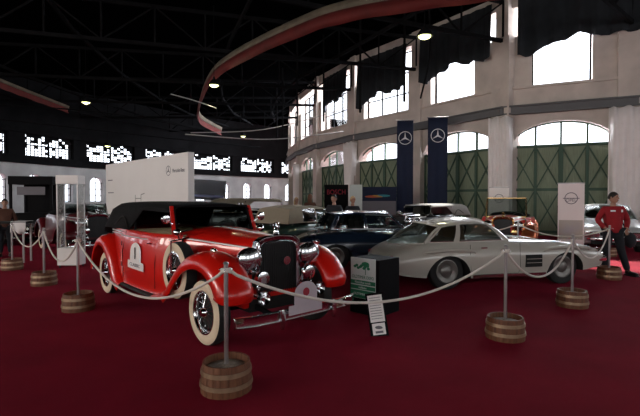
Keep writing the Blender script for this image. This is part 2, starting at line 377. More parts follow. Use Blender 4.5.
# outer wall (far left) with arched lower windows and tall steel windows above
owall = MB(); uwall_dark = MB()
vis = [(-27, 6), (-26.8, 18), (-24.3, 27), (-20.6, 37), (-14.2, 46.5), (-5.4, 55), (6, 62)]
band = MB()
for i in range(len(vis) - 1):
    a, b = vis[i], vis[i + 1]; F = Frame(a, b, (-1, 1)); L = F.L; n = 2; T = 0.6
    F.box(band, -0.1, L + 0.1, -0.25, 0.0, 4.3, 4.9)
    F.box(band, -0.1, L + 0.1, -0.12, 0.0, 6.6, 7.0)
    for k in range(n):
        u0 = L * k / n; u1 = L * (k + 1) / n; w = u1 - u0
        m0, m1 = u0 + w * 0.30, u0 + w * 0.62
        # lower zone with arched window
        lw = 1.2; c = (u0 + u1) / 2
        for v0, v1 in ((u0, c), (c, u1)):
            cc_ = (v0 + v1) / 2
            F.box(owall, v0, cc_ - lw / 2, 0, T, 0, 4.9); F.box(owall, cc_ + lw / 2, v1, 0, T, 0, 4.9)
            F.box(owall, cc_ - lw / 2, cc_ + lw / 2, 0, T, 0, 1.35)
            arched_wall(owall, F, cc_ - lw / 2, cc_ + lw / 2, 0, T, 3.1, 3.5, 4.9, 8)
            winn[0] += 1; wf = MB()
            for q in (0, 0.5, 1): F.box(wf, cc_ - lw / 2 + lw * q - 0.03, cc_ - lw / 2 + lw * q + 0.03, 0.25, 0.31, 1.35, 3.1 if q != 0.5 else 3.5)
            for z in (1.35, 1.9, 2.45, 3.0): F.box(wf, cc_ - lw / 2, cc_ + lw / 2, 0.26, 0.3, z, z + 0.05)
            wn = struct(wf, 'window_%d' % winn[0], M_steel, smooth=0)
            g = MB(); F.box(g, cc_ - lw / 2, cc_ + lw / 2, 0.275, 0.285, 1.35, 3.5); g.build('glass_pane', M_pane, wn, smooth=0)
            day_or_fill_light(F.p(cc_, T + 0.2, 2.4), -F.n, lw + 0.3, 2.4, 7)
        # upper zone with wide steel window
        e = 0.6
        F.box(uwall_dark, u0, u0 + e, 0, T, 4.9, ROOFZ); F.box(uwall_dark, u1 - e, u1, 0, T, 4.9, ROOFZ); F.box(uwall_dark, u0 + e, u1 - e, 0, T, 6.55, ROOFZ)
        winn[0] += 1; wf = MB()
        nm = 14
        for q in range(nm + 1):
            u = u0 + e + (w - 2 * e) * q / nm; ww = 0.04 if q % 7 else 0.16; F.box(wf, u - ww / 2, u + ww / 2, 0.25, 0.31, 4.9, 6.55)
        for q in range(9): F.box(wf, u0 + e, u1 - e, 0.26, 0.3, 4.9 + 0.206 * q - 0.02, 4.9 + 0.206 * q + (0.02 if q != 4 else 0.08))
        wn = struct(wf, 'window_%d' % winn[0], M_steel, smooth=0)
        g = MB(); F.box(g, u0 + e, u1 - e, 0.275, 0.285, 4.9, 6.55); g.build('glass_pane', M_pane, wn, smooth=0)
        bo_ = MB(); cw = (w - 2 * e) / nm  # random dark panels added to imitate foliage and steel silhouettes against the glass
        for q in range(nm):
            for qq in range(8):
                if random.random() < (0.85 if qq == 7 else 0.5 if qq == 6 else 0.3 if qq == 5 else 0.15): F.box(bo_, u0 + e + cw * q, u0 + e + cw * (q + 1), 0.25, 0.27, 4.9 + 0.206 * qq, 4.9 + 0.206 * (qq + 1))
        if bo_.v: tag(bo_.build('silhouette_panel', M_darkplaster, wn, smooth=0), kind='structure')
        day_or_fill_light(F.p(c, T + 0.2, 5.72), -F.n, w - 2 * e + 0.3, 1.9, 9)
struct(owall, 'wall_left', M_plaster2, smooth=0)
struct(uwall_dark, 'wall_left_upper', M_darkplaster, smooth=0)  # upper wall zone near-black, much darker than the wall below
struct(band, 'trim_2', M_steel, smooth=0)
# walls behind and beside the camera, with unseen windows added; those behind give warm fill
for nm_, pts, nw in (('wall_back', [(21, -7), (8, -14), (-10, -13), (-22, -6), (-27, 6)], 2), ('wall_side', [(17.5, 16), (23.5, 15), (21, -7)], 2)):
    mb = MB()
    for a, b in zip(pts, pts[1:]):
        mid = Vector(((a[0] + b[0]) / 2, (a[1] + b[1]) / 2, 0)); F = Frame(a, b, (mid.x, mid.y - 4)); L = F.L
        if L < 8: F.box(mb, -0.3, L + 0.3, 0, 0.6, 0, ROOFZ); continue
        F.box(mb, -0.3, L + 0.3, 0, 0.6, 0, 3.2); F.box(mb, -0.3, L + 0.3, 0, 0.6, 7.6, ROOFZ)
        e = 1.0
        for k in range(nw):
            u0 = L * k / nw; u1 = L * (k + 1) / nw
            F.box(mb, u0 - (0.3 if k == 0 else 0), u0 + e, 0, 0.6, 3.2, 7.6); F.box(mb, u1 - e, u1 + 0.3, 0, 0.6, 3.2, 7.6)
            winn[0] += 1; wf = MB()
            for q in range(5):
                u = u0 + e + (u1 - u0 - 2 * e) * q / 4; F.box(wf, u - 0.04, u + 0.04, 0.25, 0.31, 3.2, 7.6)
            for q in range(5): F.box(wf, u0 + e, u1 - e, 0.26, 0.3, 3.2 + 1.1 * q - 0.03, 3.2 + 1.1 * q + 0.03)
            wn = struct(wf, 'window_%d' % winn[0], M_steel, smooth=0)
            if nm_ == 'wall_back':
                day_or_fill_light(F.p((u0 + u1) / 2, 0.8, 5.4), -F.n, u1 - u0 - 2 * e + 0.2, 4.4, SIDE_FILL * {21: 0.12, 8: 0.2, -10: 1.4, -22: 5.2}[a[0]], (1, 0.89, 0.78))  # warm fill added per segment for the car side and display wall
    struct(mb, nm_, M_plaster2, smooth=0)
struct(MB().box((1.2, 54.5, 5.35), (8.4, 0.4, 10.7), rz=0.4), 'wall_end', M_plaster2, smooth=0)

# roof steelwork: trusses spanning from the right wall to the left one
def truss(a, b, z0, z1, label):
    a = Vector((*a, 0)); b = Vector((*b, 0)); mb = MB(); n = max(4, int((b - a).length / 2.2)); up = Vector((0, 0, 1))
    mb.bar(a + up * z0, b + up * z0, 0.12, 0.16); mb.bar(a + up * z1, b + up * z1, 0.12, 0.16)
    for k in range(n + 1):
        p = a.lerp(b, k / n); mb.bar(p + up * z0, p + up * z1, 0.07)
        if k < n:
            q = a.lerp(b, (k + 1) / n)
            mb.bar(p + up * (z0 if k % 2 else z1), q + up * (z1 if k % 2 else z0), 0.07)
    o = mb.build('roof_truss', M_steel, smooth=0)
    return tag(o, label, 'truss', 'steel trusses under the dark roof')
ordn = ['nearest', 'second', 'third', 'fourth', 'fifth', 'sixth', 'seventh']
tr = [((12.4, 17.2), (-18, -8)), ((8.1, 19.2), (-26, 5)), ((5.2, 23.4), (-26.5, 14)), ((2.0, 27.7), (-25.2, 23)), ((-0.4, 32.3), (-23, 30.5)), ((-1.9, 37.2), (-20.5, 37)), ((-3, 42.5), (-15.5, 44.5))]
for (a, b), o_ in zip(tr, ordn): truss(a, b, 8.6, 10.3, 'dark steel roof truss, %s from the photographer, spanning the hall' % o_)
def purlin(pts, z, label, w=0.1):
    mb = MB()
    for a, b in zip(pts, pts[1:]): mb.bar((*a, z), (*b, z), w, 0.16)
    return tag(mb.build('roof_beam', M_steel, smooth=0), label, 'beam', 'long steel beams running between the trusses')
def along(f): return [Vector(a).lerp(Vector(b), f) for a, b in tr]
for f, z, l in ((0.12, 9.2, 'long roof beam nearest the bright upper windows'), (0.3, 9.0, 'long roof beam a third of the way across the hall'), (0.5, 8.9, 'long roof beam along the middle of the hall'), (0.7, 8.7, 'long roof beam nearer the far left windows'), (0.88, 8.5, 'long roof beam closest to the far left wall')):
    purlin([(p.x, p.y) for p in along(f)], z, l)
# hanging service pipes and cables below the trusses
def pipe(p, r, m, label):
    return tag(MB().tube(cat_rom(p, 24), r, 6).build('ceiling_pipe', m), label, 'pipe', 'pipes and cables strung below the roof')
pipe([(-6.9, 20, 6.45), (-5.8, 20, 6.15), (-4.8, 20, 5.8)], 0.025, M_alu, 'thin pale conduit strung below the lamp in the roof centre')
pipe([(-7.5, 24, 5.2), (-3, 26, 5.2), (1.5, 27.5, 5.9)], 0.03, M_alu, 'pale horizontal pipe crossing in front of the far upper windows')
pipe([(-9, 30, 6.2), (-4, 31, 6.6), (1.2, 29, 7.5)], 0.03, M_alu, 'pale pipe rising towards the third upper window')
pipe([(-22, 26, 7.4), (-14, 28, 7.2), (-8, 33, 6.7)], 0.04, M_steel, 'dark pipe in front of the far left windows')
pipe([(-20, 24, 6.3), (-12, 30, 6.0), (-5, 36, 5.9)], 0.05, M_steel, 'lower dark pipe crossing the far left windows')
pipe([(4.9, 19.5, 10.2), (5.2, 20.5, 8.4), (5.0, 21.5, 6.6)], 0.05, M_steel, 'dark vertical downpipe beside the second upper window')
pipe([(2.5, 11, 7.4), (6, 15, 8.6), (9, 17.6, 9.9)], 0.04, M_steel, 'dark cable rising to the roof above the widest door')
for q, (x, y) in enumerate(((2.0, 21.5), (3.9, 20.0), (0.2, 24.0), (-1.4, 26.5), (-2.6, 30.0), (-3.4, 34.0))):
    tag(MB().bar((x, y, 5.9 + 0.2 * (q % 2)), (x, y, ROOFZ), 0.1).build('roof_hanger', M_steel, smooth=0), 'dark steel hanger bar below the roof, %s of the row before the upper windows' % (ordn[q]), 'hanger', 'steel hangers before the upper windows')

# ribbon of cream and red cloth curving under the roof
def ribbon(pts, zw, label):
    c = cat_rom([(x, y, 0) for x, y in pts], 70); top = []; bot = MB(); up = MB(); lip = MB()
    A = []; B = []; C = []; D = []
    for i, p in enumerate(c):
        t = (c[min(i + 1, 70)] - c[max(i - 1, 0)]).normalized(); n = Vector((-t.y, t.x, 0)); n = n if n.dot(Vector((-1, -1, 0))) > 0 else -n
        s_ = 0.015 * math.sin(i * 0.9)
        z = 8.0
        A.append([p + Vector((0, 0, z + zw * 0.55)), p + n * 0.05 + Vector((0, 0, z + 0.1))])
        B.append([p + n * 0.07 + Vector((0, 0, z + 0.1)), p + n * 0.15 + Vector((0, 0, z - zw * 0.25 + s_)), p + n * 0.05 + Vector((0, 0, z - zw * 0.5 + s_))])
    root = empty('ceiling_ribbon', c[0].to_tuple()[:2] + (8.0,), 0, label, 'bunting', 'cream and red ribbons under the roof')
    off = -Vector(root.location)
    for rows, nm, m in ((A, 'cream_band', M_duct), (B, 'red_band', M_ductr)):
        MB().grid([[q + off for q in r] for r in rows]).build(nm, m, root, smooth=60, thick=0.03)
    return root
ribbon([(5.5, 13.2), (3.6, 13.8), (1.05, 14.8), (-0.75, 16.2), (-3.9, 19.8), (-5.9, 23.2), (-8.2, 29.5), (-9.6, 35), (-9.3, 41)], 0.75, 'long curved cream and red ribbon running below the roof over the hall centre')
ribbon([(-17.0, 19.5), (-17.5, 22), (-17.8, 25.5), (-18.0, 31)], 0.5, 'short dim ribbon of cream and red under the roof at far left')

# pendant lamps
def lamp(x, y, z, label, power=40, r=0.27):
    t = empty('pendant_lamp', (x, y, z), 0, label, 'lamp', 'glowing pendant lamps under the roof')
    MB().cyl((0, 0, 0.3), (0, 0, ROOFZ - z), 0.012, n=6).build('cord', M_steel, t)
    MB().lathe([(0.03, 0.42), (0.06, 0.3), (r * 0.55, 0.22), (r * 0.95, 0.06), (r, 0)], n=20).build('lamp_shade', M_steel, t, thick=0.008)
    MB().ball((0, 0, 0.02), (r * 0.8, r * 0.8, 0.09)).build('bulb', M_lampg, t)
    l = bpy.data.lights.new('pendant_glow', 'POINT'); l.energy = power; l.color = (1, 0.93, 0.6); l.shadow_soft_size = 0.15
    o = bpy.data.objects.new('pendant_glow', l); COL.objects.link(o); o.location = (0, 0, -0.22); o.parent = t
lamp(-13.0, 24.0, 6.95, 'pendant lamp glowing in the dark roof at the left')
lamp(-5.0, 20.4, 6.95, 'pendant lamp glowing beside the bend of the red ribbon')
lamp(3.45, 14.3, 6.95, 'pendant lamp glowing before the second upper window')
lamp(-6.5, 36.5, 6.9, 'small distant pendant lamp beyond the end of the ribbon', 25)
lamp(-16.5, 33.5, 5.7, 'small distant pendant lamp over the far left windows', 25)

# ================================================================== WHEELS
def wheel(parent, c, r, w, side, style='wire', metal=None, name='wheel'):
    """wheel as a part: tyre mesh with rim, whitewall, spokes and hub cap below it. side = +1/-1 outward along y."""
    metal = metal or M_chrome; ax = (0, side, 0); h = w / 2
    rr = r * (0.66 if style == 'wire' else 0.60)
    if style == 'disc': rr = r * 0.62
    prof = [(rr, -h * 0.8), (rr + (r - rr) * 0.5, -h), (r * 0.97, -h * 0.75), (r, -h * 0.3), (r, h * 0.3), (r * 0.97, h * 0.75), (rr + (r - rr) * 0.5, h), (rr, h * 0.8), (rr, -h * 0.8)]
    o = MB().lathe(prof, axis=ax, n=40).build(name, M_rubber, parent, smooth=50); o.location = c
    if style in ('wire', 'veteran'):
        MB().lathe([(r * 0.96, h * 0.80), (r * 0.90, h * 0.97), (rr + (r - rr) * 0.5, h * 1.06), (rr + 0.004, h * 0.9)], axis=ax, n=40).build('whitewall' if style == 'wire' else 'tyre_wall', M_wwall if style == 'wire' else M_gcanvas, o, smooth=60)
    MB().lathe([(rr + 0.005, h * 0.86), (rr - 0.012, h * 0.9), (rr - 0.025, h * 0.6), (rr - 0.03, h * 0.1), (rr - 0.03, -h * 0.5), (rr, -h * 0.8)], axis=ax, n=40).build('rim', metal if style == 'wire' else M_cap, o)
    if style in ('wire', 'veteran'):
        sp = MB(); n = 32 if style == 'wire' else 12
        for k in range(n):
            a = 2 * PI * k / n; b = a + (0.35 if k % 2 else -0.35) * (1 if style == 'wire' else 0)
            s_ = 0.7 if k % 2 else -0.1
            sp.cyl((0.05 * math.cos(b), side * h * s_, 0.05 * math.sin(b)), ((rr - 0.03) * math.cos(a), side * h * 0.2, (rr - 0.03) * math.sin(a)), 0.003 if style == 'wire' else 0.014, n=5)
        sp.cyl((0, -side * h * 0.6, 0), (0, side * h * 0.7, 0), 0.06, n=16)
        sp.build('spokes', metal if style == 'wire' else M_maroon, o)
        MB().lathe([(0, h * 1.25), (0.03, h * 1.22), (0.05, h * 1.0), (0.06, h * 0.5)], axis=ax, n=16).build('hub_cap', metal, o)
        MB().lathe([(0, h * 0.12), (rr - 0.05, h * 0.10), (rr - 0.045, -h * 0.3)], axis=ax, n=30).build('brake_drum', M_dark, o)
    else:
        MB().lathe([(0, h * 0.95), (rr * 0.25, h * 0.9), (rr * 0.5, h * 0.72), (rr * 0.56, h * 0.55), (rr * 0.72, h * 0.72), (rr * 0.95, h * 0.85)], axis=ax, n=36).build('hub_cap', M_cap, o)
    return o

# ================================================================== ENVELOPE-BODY CARS
def coupe(name, label, loc, rz, paint, stations, cabin, wb=2.4, wr=0.33, track=0.66, group='classic cars on the carpet', cut=0.395, detail=None, lights='round'):
    t = empty(name, loc, rz, label, 'car', group)
    X = [s_[0] for s_ in stations]
    rows = []; NS = 44; NR = 18
    fine = []
    cols = list(zip(*stations))
    pts = [cat_rom([(s_[0], s_[k], 0) for s_ in stations], NS) for k in range(1, 6)]
    for i in range(NS + 1):
        x = pts[0][i].x; zb, zt, w, zc, sh = [max(0.01, pts[k][i].y) for k in range(5)]
        # zb bottom, zt shoulder height at side, w half width, zc centre line height, sh shoulder sharpness (0..1 of width)
        H = zt - zb
        ctrl = [(0, zb), (w * 0.86, zb), (w * 0.965, zb + 0.10 * H), (w * 1.0, zb + 0.42 * H), (w * 0.985, zb + 0.72 * H), (w * (0.86 + 0.05 * sh), zt - 0.04 * H), (w * 0.66, zt + (zc - zt) * 0.35 + 0.015), (w * 0.35, zt + (zc - zt) * 0.85), (0, zc)]
        cr = cat_rom([(a, b, 0) for a, b in ctrl], NR * 2)
        half = [(p.x, p.y) for p in cr]
        full = [(x, -a, b) for a, b in half] + [(x, a, b) for a, b in reversed(half[1:-1])]
        rows.append(full)
    mb = MB().grid(rows, cv=True)
    n = len(rows[0])
    mb.f.append(tuple(range(n))); mb.m.append(0); o0 = NS * n; mb.f.append(tuple(range(o0 + n - 1, o0 - 1, -1))); mb.m.append(0)
    body = mb.build('body', [paint, M_dark], t, smooth=50)
    # wheel housings cut from the shell
    cutm = MB()
    for sx in (-wb / 2, wb / 2):
        for sy in (-1, 1):
            cutm.cyl((sx, sy * 0.48, wr - 0.13), (sx, sy * 1.1, wr - 0.13), cut + 0.02, n=36)
    co = cutm.build('tmp', M_dark, None, smooth=0); co.location = (0, 0, 0)
    body.parent = None
    md = body.modifiers.new('x', 'BOOLEAN'); md.object = co; md.operation = 'DIFFERENCE'; md.solver = 'EXACT'
    try: md.material_mode = 'TRANSFER'
    except Exception: pass
    bpy.context.view_layer.update()
    me = bpy.data.meshes.new_from_object(body.evaluated_get(bpy.context.evaluated_depsgraph_get()))
    body.modifiers.clear(); body.data = me; bpy.data.objects.remove(co); body.parent = t
    me.shade_smooth(); me.set_sharp_from_angle(angle=math.radians(40))
    for sx in (-1, 1):
        for sy in (-1, 1):
            wheel(t, (sx * wb / 2, sy * (track + 0.02), wr), wr, 0.19, sy, 'disc')
    # cabin
    C = cabin; pl = C['cols']   # list of (x_low, x_up, glass_after)
    yb, zb_, yr, zr = C['yb'], C['zb'], C['yr'], C['zr']
    def lo(x, s_): return Vector((x, s_ * lerp_tab(yb, x), lerp_tab(zb_, x)))
    def hi(x, s_): return Vector((x, s_ * lerp_tab(yr, x), lerp_tab(zr, x)))
    def side_pt(xl, xu, tt, s_):
        p = lo(xl, s_).lerp(hi(xu, s_), tt); p.y += s_ * 0.035 * math.sin(PI * tt); return p
    canvas = C.get('top'); rp = canvas or paint
    fr = MB(); tl = [0, 0.10, 0.5, 0.86, 1.0]
    for s_ in (-1, 1):
        for a, b in zip(pl, pl[1:]):
            sub = 5; 
            if a[2]:
                gm = MB()
                P = [[side_pt(a[0] + (b[0] - a[0]) * q / sub, a[1] + (b[1] - a[1]) * q / sub, tt, s_) for tt in (0.08, 0.3, 0.5, 0.7, 0.88)] for q in range(sub + 1)]
                gm.grid(P).build('side_window', M_glass, t, smooth=60)
                for t0, t1 in ((0, 0.08), (0.88, 1)):
                    fr.grid([[side_pt(a[0] + (b[0] - a[0]) * q / sub, a[1] + (b[1] - a[1]) * q / sub, tt, s_) for tt in (t0, t1)] for q in range(sub + 1)])
                ring = [P[0][k] for k in range(5)] + [P[q][4] for q in range(sub + 1)] + [P[sub][k] for k in range(4, -1, -1)] + [P[q][0] for q in range(sub, -1, -1)]
                MB().tube([p + Vector((0, s_ * 0.004, 0)) for p in ring], 0.007, 5).build('window_trim', M_chrome, t)
            else:
                fr.grid([[side_pt(a[0] + (b[0] - a[0]) * q / 2, a[1] + (b[1] - a[1]) * q / 2, tt, s_) for tt in (0, 0.08, 0.3, 0.5, 0.7, 0.88, 1)] for q in range(3)])
    xs_r = pl[0][1]; xs_f = pl[-1][1]; N = 12; P = []
    cr = C.get('crown', 0.05)
    for i in range(N + 1):
        x = xs_r + (xs_f - xs_r) * i / N; row = []
        for j in range(13):
            v = -1 + 2 * j / 12; y = lerp_tab(yr, x); zz = lerp_tab(zr, x)
            row.append(Vector((x - (C.get('bowr', 0.1) * (1 - v * v) if i == 0 else 0) + (0.06 * (1 - v * v) if i == N else 0), v * y, zz + cr * (1 - abs(v) ** 2.2))))
        P.append(row)
    fr.grid(P); rearrow = P[0]; frontrow = P[-1]
    fr.build('roof', rp, t, smooth=60)
    # windscreen and rear window
    def screen(row, xl, xc, zcen, nm, pillar):
        g = MB(); cl = [lo(xl, -1 if j < 6 else 1) for j in range(13)]
        low = []
        for j in range(13):
            v = -1 + 2 * j / 12; base = lo(xl, 1)
            low.append(Vector((xl + (xc - xl) * (1 - v * v), v * base.y, base.z + (zcen - base.z) * (1 - v * v))))
        G = [[low[j].lerp(row[j], tt) + Vector((0, 0, 0.03 * math.sin(PI * tt))) for j in range(13)] for tt in (0, 0.25, 0.5, 0.75, 1)]
        g.grid(G).build(nm, M_glass if C.get(nm, True) else rp, t, smooth=60)
        tr_ = MB()
        for j in (0, 12): tr_.tube([G[q][j] for q in range(5)], 0.022, 8)
        tr_.tube([p for p in G[0]], 0.012, 6); tr_.tube([p for p in G[-1]], 0.014, 6)
        tr_.build(nm + '_frame', pillar, t)
    screen(frontrow, pl[-1][0], C['wx'], C['wz'], 'windscreen', C.get('pillar', M_chrome))
    screen(rearrow, pl[0][0], C['rx'], C['rz'], 'rear_window', rp)
    # interior
    inn = MB(); xm = (pl[0][0] + pl[-1][0]) / 2
    for s_ in (-1, 1):
        inn.box((xm - 0.05, s_ * 0.33, 0.86), (0.16, 0.46, 0.50), R=Matrix.Rotation(-0.2, 3, 'Y')); inn.ball((xm - 0.1, s_ * 0.33, 1.12), (0.06, 0.14, 0.09))
    inn.build('seats', C.get('seat', M_dark), t)
    MB().tube([(pl[-1][0] - 0.35 + 0.05 * math.sin(a), 0.33 + 0.19 * math.cos(a), 0.95 + 0.19 * math.sin(a)) for a in [2 * PI * k / 20 for k in range(20)]], 0.013, 6, closed=True).build('steering_wheel', M_dark, t)
    # lamps, bumpers
    f = stations[-1]; xf = f[0]; r_ = stations[0]; xr = r_[0]
    for s_ in (-1, 1):
        wf_ = stations[-2][3] * 0.78; xh = stations[-2][0] + 0.04; zh = 0.5 * (stations[-2][1] + stations[-2][2]) + 0.06
        if lights == 'round':
            h = MB().lathe([(0.115, -0.12), (0.118, 0.03), (0.105, 0.045)], (xh, s_ * wf_, zh), (1, 0, 0.1), 20).build('headlamp', M_chrome, t)
            MB().lathe([(0.105, 0.04), (0.06, 0.065), (0, 0.075)], (xh, s_ * wf_, zh), (1, 0, 0.1), 20).build('lens', M_lens, h)
        else:
            h = MB().box((xh + 0.06, s_ * wf_, zh), (0.12, 0.38, 0.17)).build('headlamp', M_lens, t, bevel=0.02)
        wt = stations[1][3] * 0.78
        MB().ball((stations[1][0] - 0.02, s_ * wt, 0.5 * (stations[1][1] + stations[1][2]) + 0.1), (0.05, 0.09, 0.05)).build('tail_lamp', M_rink, t)
    def bumper(x, sg, w, z, nm):
        pts = [Vector((x - sg * 0.30, -w, z)), Vector((x - sg * 0.05, -w * 0.9, z)), Vector((x + sg * 0.05, -w * 0.5, z)), Vector((x + sg * 0.08, 0, z)), Vector((x + sg * 0.05, w * 0.5, z)), Vector((x - sg * 0.05, w * 0.9, z)), Vector((x - sg * 0.30, w, z))]
        c = cat_rom(pts, 24); prof = [(0, 0.05), (0.025, 0.03), (0.03, 0), (0.025, -0.03), (0, -0.05)]
        P = []
        for i, p in enumerate(c):
            tn = (c[min(i + 1, 24)] - c[max(i - 1, 0)]).normalized(); nn = Vector((tn.y, -tn.x, 0)) * sg
            P.append([p + nn * a + Vector((0, 0, b)) for a, b in prof])
        MB().grid(P).build(nm, M_chrome, t, thick=0.01)
    bumper(xf + 0.05, 1, stations[-2][3] * 1.0, stations[-2][1] + 0.12, 'front_bumper')
    bumper(xr - 0.05, -1, stations[1][3] * 1.0, stations[1][1] + 0.12, 'rear_bumper')
    if detail: detail(t)
    return t

# zb, shoulder z, half width, centre z, sharpness
ST_300 = [(-2.22, 0.40, 0.52, 0.50, 0.53, 0), (-2.12, 0.30, 0.62, 0.68, 0.64, 0), (-1.8, 0.24, 0.74, 0.80, 0.79, 0), (-1.2, 0.20, 0.83, 0.87, 0.88, 0), (-0.6, 0.19, 0.84, 0.87, 0.88, 0),
          (0.0, 0.19, 0.83, 0.86, 0.87, 0), (0.6, 0.20, 0.81, 0.86, 0.83, 0), (1.2, 0.21, 0.80, 0.87, 0.78, 0), (1.7, 0.26, 0.73, 0.83, 0.70, 0), (2.12, 0.32, 0.62, 0.74, 0.62, 0), (2.27, 0.42, 0.52, 0.60, 0.52, 0)]
CAB_300 = dict(cols=[(-1.58, -1.20, False), (-1.52, -1.13, True), (-1.07, -0.90, False), (-0.95, -0.83, True), (-0.05, -0.36, False), (0.05, -0.30, False)],
    yb=[(-1.6, 0.64), (-0.9, 0.74), (0.1, 0.72)], zb=[(-1.6, 0.82), (0.1, 0.835)], yr=[(-1.25, 0.46), (-0.8, 0.53), (-0.3, 0.53)], zr=[(-1.25, 1.075), (-1.05, 1.135), (-0.75, 1.185), (-0.5, 1.185), (-0.3, 1.155)],
    wx=0.30, wz=0.86, rx=-2.0, rz=0.77, crown=0.07, bowr=0.25, seat=mat('tan_tartan', (0.12, 0.08, 0.05), 0.8), pillar=M_ivory)
def d300(t):
    # eyebrows over the wheels, fender vent, sill strip
    for s_ in (-1, 1):
        for xc in (-1.2, 1.2):
            pts = [(xc - 0.50, s_ * 0.850, 0.64), (xc - 0.42, s_ * 0.868, 0.69), (xc, s_ * 0.872, 0.715), (xc + 0.42, s_ * 0.866, 0.69), (xc + 0.50, s_ * 0.845, 0.64)]
            MB().tube(cat_rom(pts, 14), [0.012 + 0.022 * math.sin(PI * k / 14) for k in range(15)], 8).build('wheel_brow', M_ivory, t)
        v = MB().box((0.48, s_ * 0.862, 0.48), (0.34, 0.03, 0.22)).build('side_vent', M_dark, t)
        sl = MB()
        for k in range(2): sl.box((0.48, s_ * 0.880, 0.445 + 0.07 * k), (0.32, 0.008, 0.008))
        sl.build('vent_slat', M_ivory, v)
        MB().box((0, s_ * 0.845, 0.235), (1.5, 0.02, 0.05)).build('sill_strip', M_chrome, t)
        MB().box((-0.55, s_ * 0.875, 0.74), (0.12, 0.015, 0.02)).build('door_handle', M_chrome, t)
        sm = MB(); ln = [(-0.82, 0.80), (-0.80, 0.35), (-0.72, 0.27), (0.15, 0.27), (0.20, 0.35), (0.18, 0.82)]
        sm.tube([(x, s_ * (0.872 if 0.4 < z < 0.7 else 0.868), z) for x, z in ln], 0.004, 4); sm.build('door_seam', M_dark, t)
    g = MB().disc((2.28, 0, 0.50), 0.16, (1, 0, 0), rx=1.0).build('front_grille', M_dark, t)
gull = coupe('classic_coupe', 'silver grey classic sports coupe with a low rounded roof behind the white rope', (3.22, 8.52, 0), math.radians(13.3), M_ivory, ST_300, CAB_300, detail=d300)
# navy hardtop
CAB_NAVY = dict(cols=[(-1.30, -1.12, False), (-1.22, -1.06, True), (-0.52, -0.55, False), (-0.46, -0.50, True), (0.36, 0.02, False), (0.42, 0.06, False)],
    yb=[(-1.5, 0.68), (-0.8, 0.72), (0.4, 0.70)], zb=[(-1.5, 0.92), (0.4, 0.92)], yr=[(-1.2, 0.56), (0.1, 0.55)], zr=[(-1.2, 1.24), (-0.7, 1.30), (0.1, 1.27)],
    wx=0.60, wz=0.93, rx=-1.55, rz=0.92, crown=0.04, bowr=0.15, pillar=M_chrome)
def dnavy(t):
    for s_ in (-1, 1):
        MB().tube([(-1.0, s_ * 0.885, 0.62), (1.6, s_ * 0.885, 0.60)], 0.008, 6).build('side_strip', M_chrome, t)
coupe('hardtop_roadster', 'dark navy classic car with a hardtop between the red cabriolet and the silver coupe', (1.4, 10.35, 0), math.radians(9), M_navy, ST_300, CAB_NAVY, detail=dnavy)
# beige topped cabriolet
CAB_SOFT = dict(cols=[(-1.45, -1.30, False), (-0.85, -0.85, True), (-0.30, -0.32, False), (-0.26, -0.28, True), (0.42, 0.15, False), (0.48, 0.2, False)],
    yb=[(-1.5, 0.68), (0.4, 0.70)], zb=[(-1.5, 0.93), (0.4, 0.93)], yr=[(-1.3, 0.60), (0.2, 0.58)], zr=[(-1.35, 1.30), (-0.9, 1.38), (0.2, 1.34)],
    wx=0.62, wz=0.94, rx=-1.7, rz=0.94, crown=0.05, bowr=0.1, pillar=M_chrome, top=M_bcanvas, rear_window=False)
coupe('soft_top_cabriolet', 'dark green cabriolet with a raised beige canvas top in the second row', (-0.45, 13.15, 0), math.radians(50), M_dgreen, ST_300, CAB_SOFT)
# silver saloon facing the camera, behind the man
ST_SED = [(-2.2, 0.35, 0.70, 0.62, 0.72, 0), (-2.1, 0.28, 0.90, 0.78, 0.93, 1), (-1.6, 0.22, 0.98, 0.84, 1.0, 1), (-0.8, 0.2, 0.98, 0.86, 0.98, 1), (0, 0.2, 0.97, 0.86, 0.97, 1), (0.8, 0.2, 0.94, 0.86, 0.97, 1), (1.4, 0.22, 0.88, 0.85, 0.92, 1), (2.0, 0.25, 0.80, 0.82, 0.82, 1), (2.2, 0.30, 0.70, 0.74, 0.72, 1), (2.25, 0.36, 0.6, 0.66, 0.62, 1)]
CAB_SED = dict(cols=[(-1.6, -1.2, False), (-1.35, -1.05, True), (-0.45, -0.40, False), (-0.35, -0.34, True), (0.55, 0.12, False), (0.72, 0.18, False)],
    yb=[(-1.6, 0.72), (0.7, 0.74)], zb=[(-1.6, 0.97), (0.7, 0.95)], yr=[(-1.2, 0.56), (0.2, 0.57)], zr=[(-1.2, 1.34), (-0.6, 1.40), (0.2, 1.36)],
    wx=0.95, wz=0.96, rx=-1.8, rz=0.98, crown=0.04, bowr=0.1, pillar=M_silver)
def dsed(t):
    for s_ in (-1, 1):
        MB().ball((0.55, s_ * 0.95, 1.0), (0.07, 0.11, 0.075)).build('wing_mirror', M_dark, t)
    MB().box((2.27, 0, 0.58), (0.05, 0.75, 0.12)).build('front_grille', M_dark, t)
    MB().box((2.33, 0, 0.40), (0.02, 0.5, 0.11)).build('number_plate', M_paper, t)
    MB().box((2.26, 0, 0.32), (0.06, 1.2, 0.12)).build('bumper_intake', M_dark, t)
coupe('saloon_car', 'silver modern saloon car facing the camera behind the man in red', (9.63, 14.45, 0), math.radians(-118), M_silver, ST_SED, CAB_SED, wb=2.6, detail=dsed, lights='square')

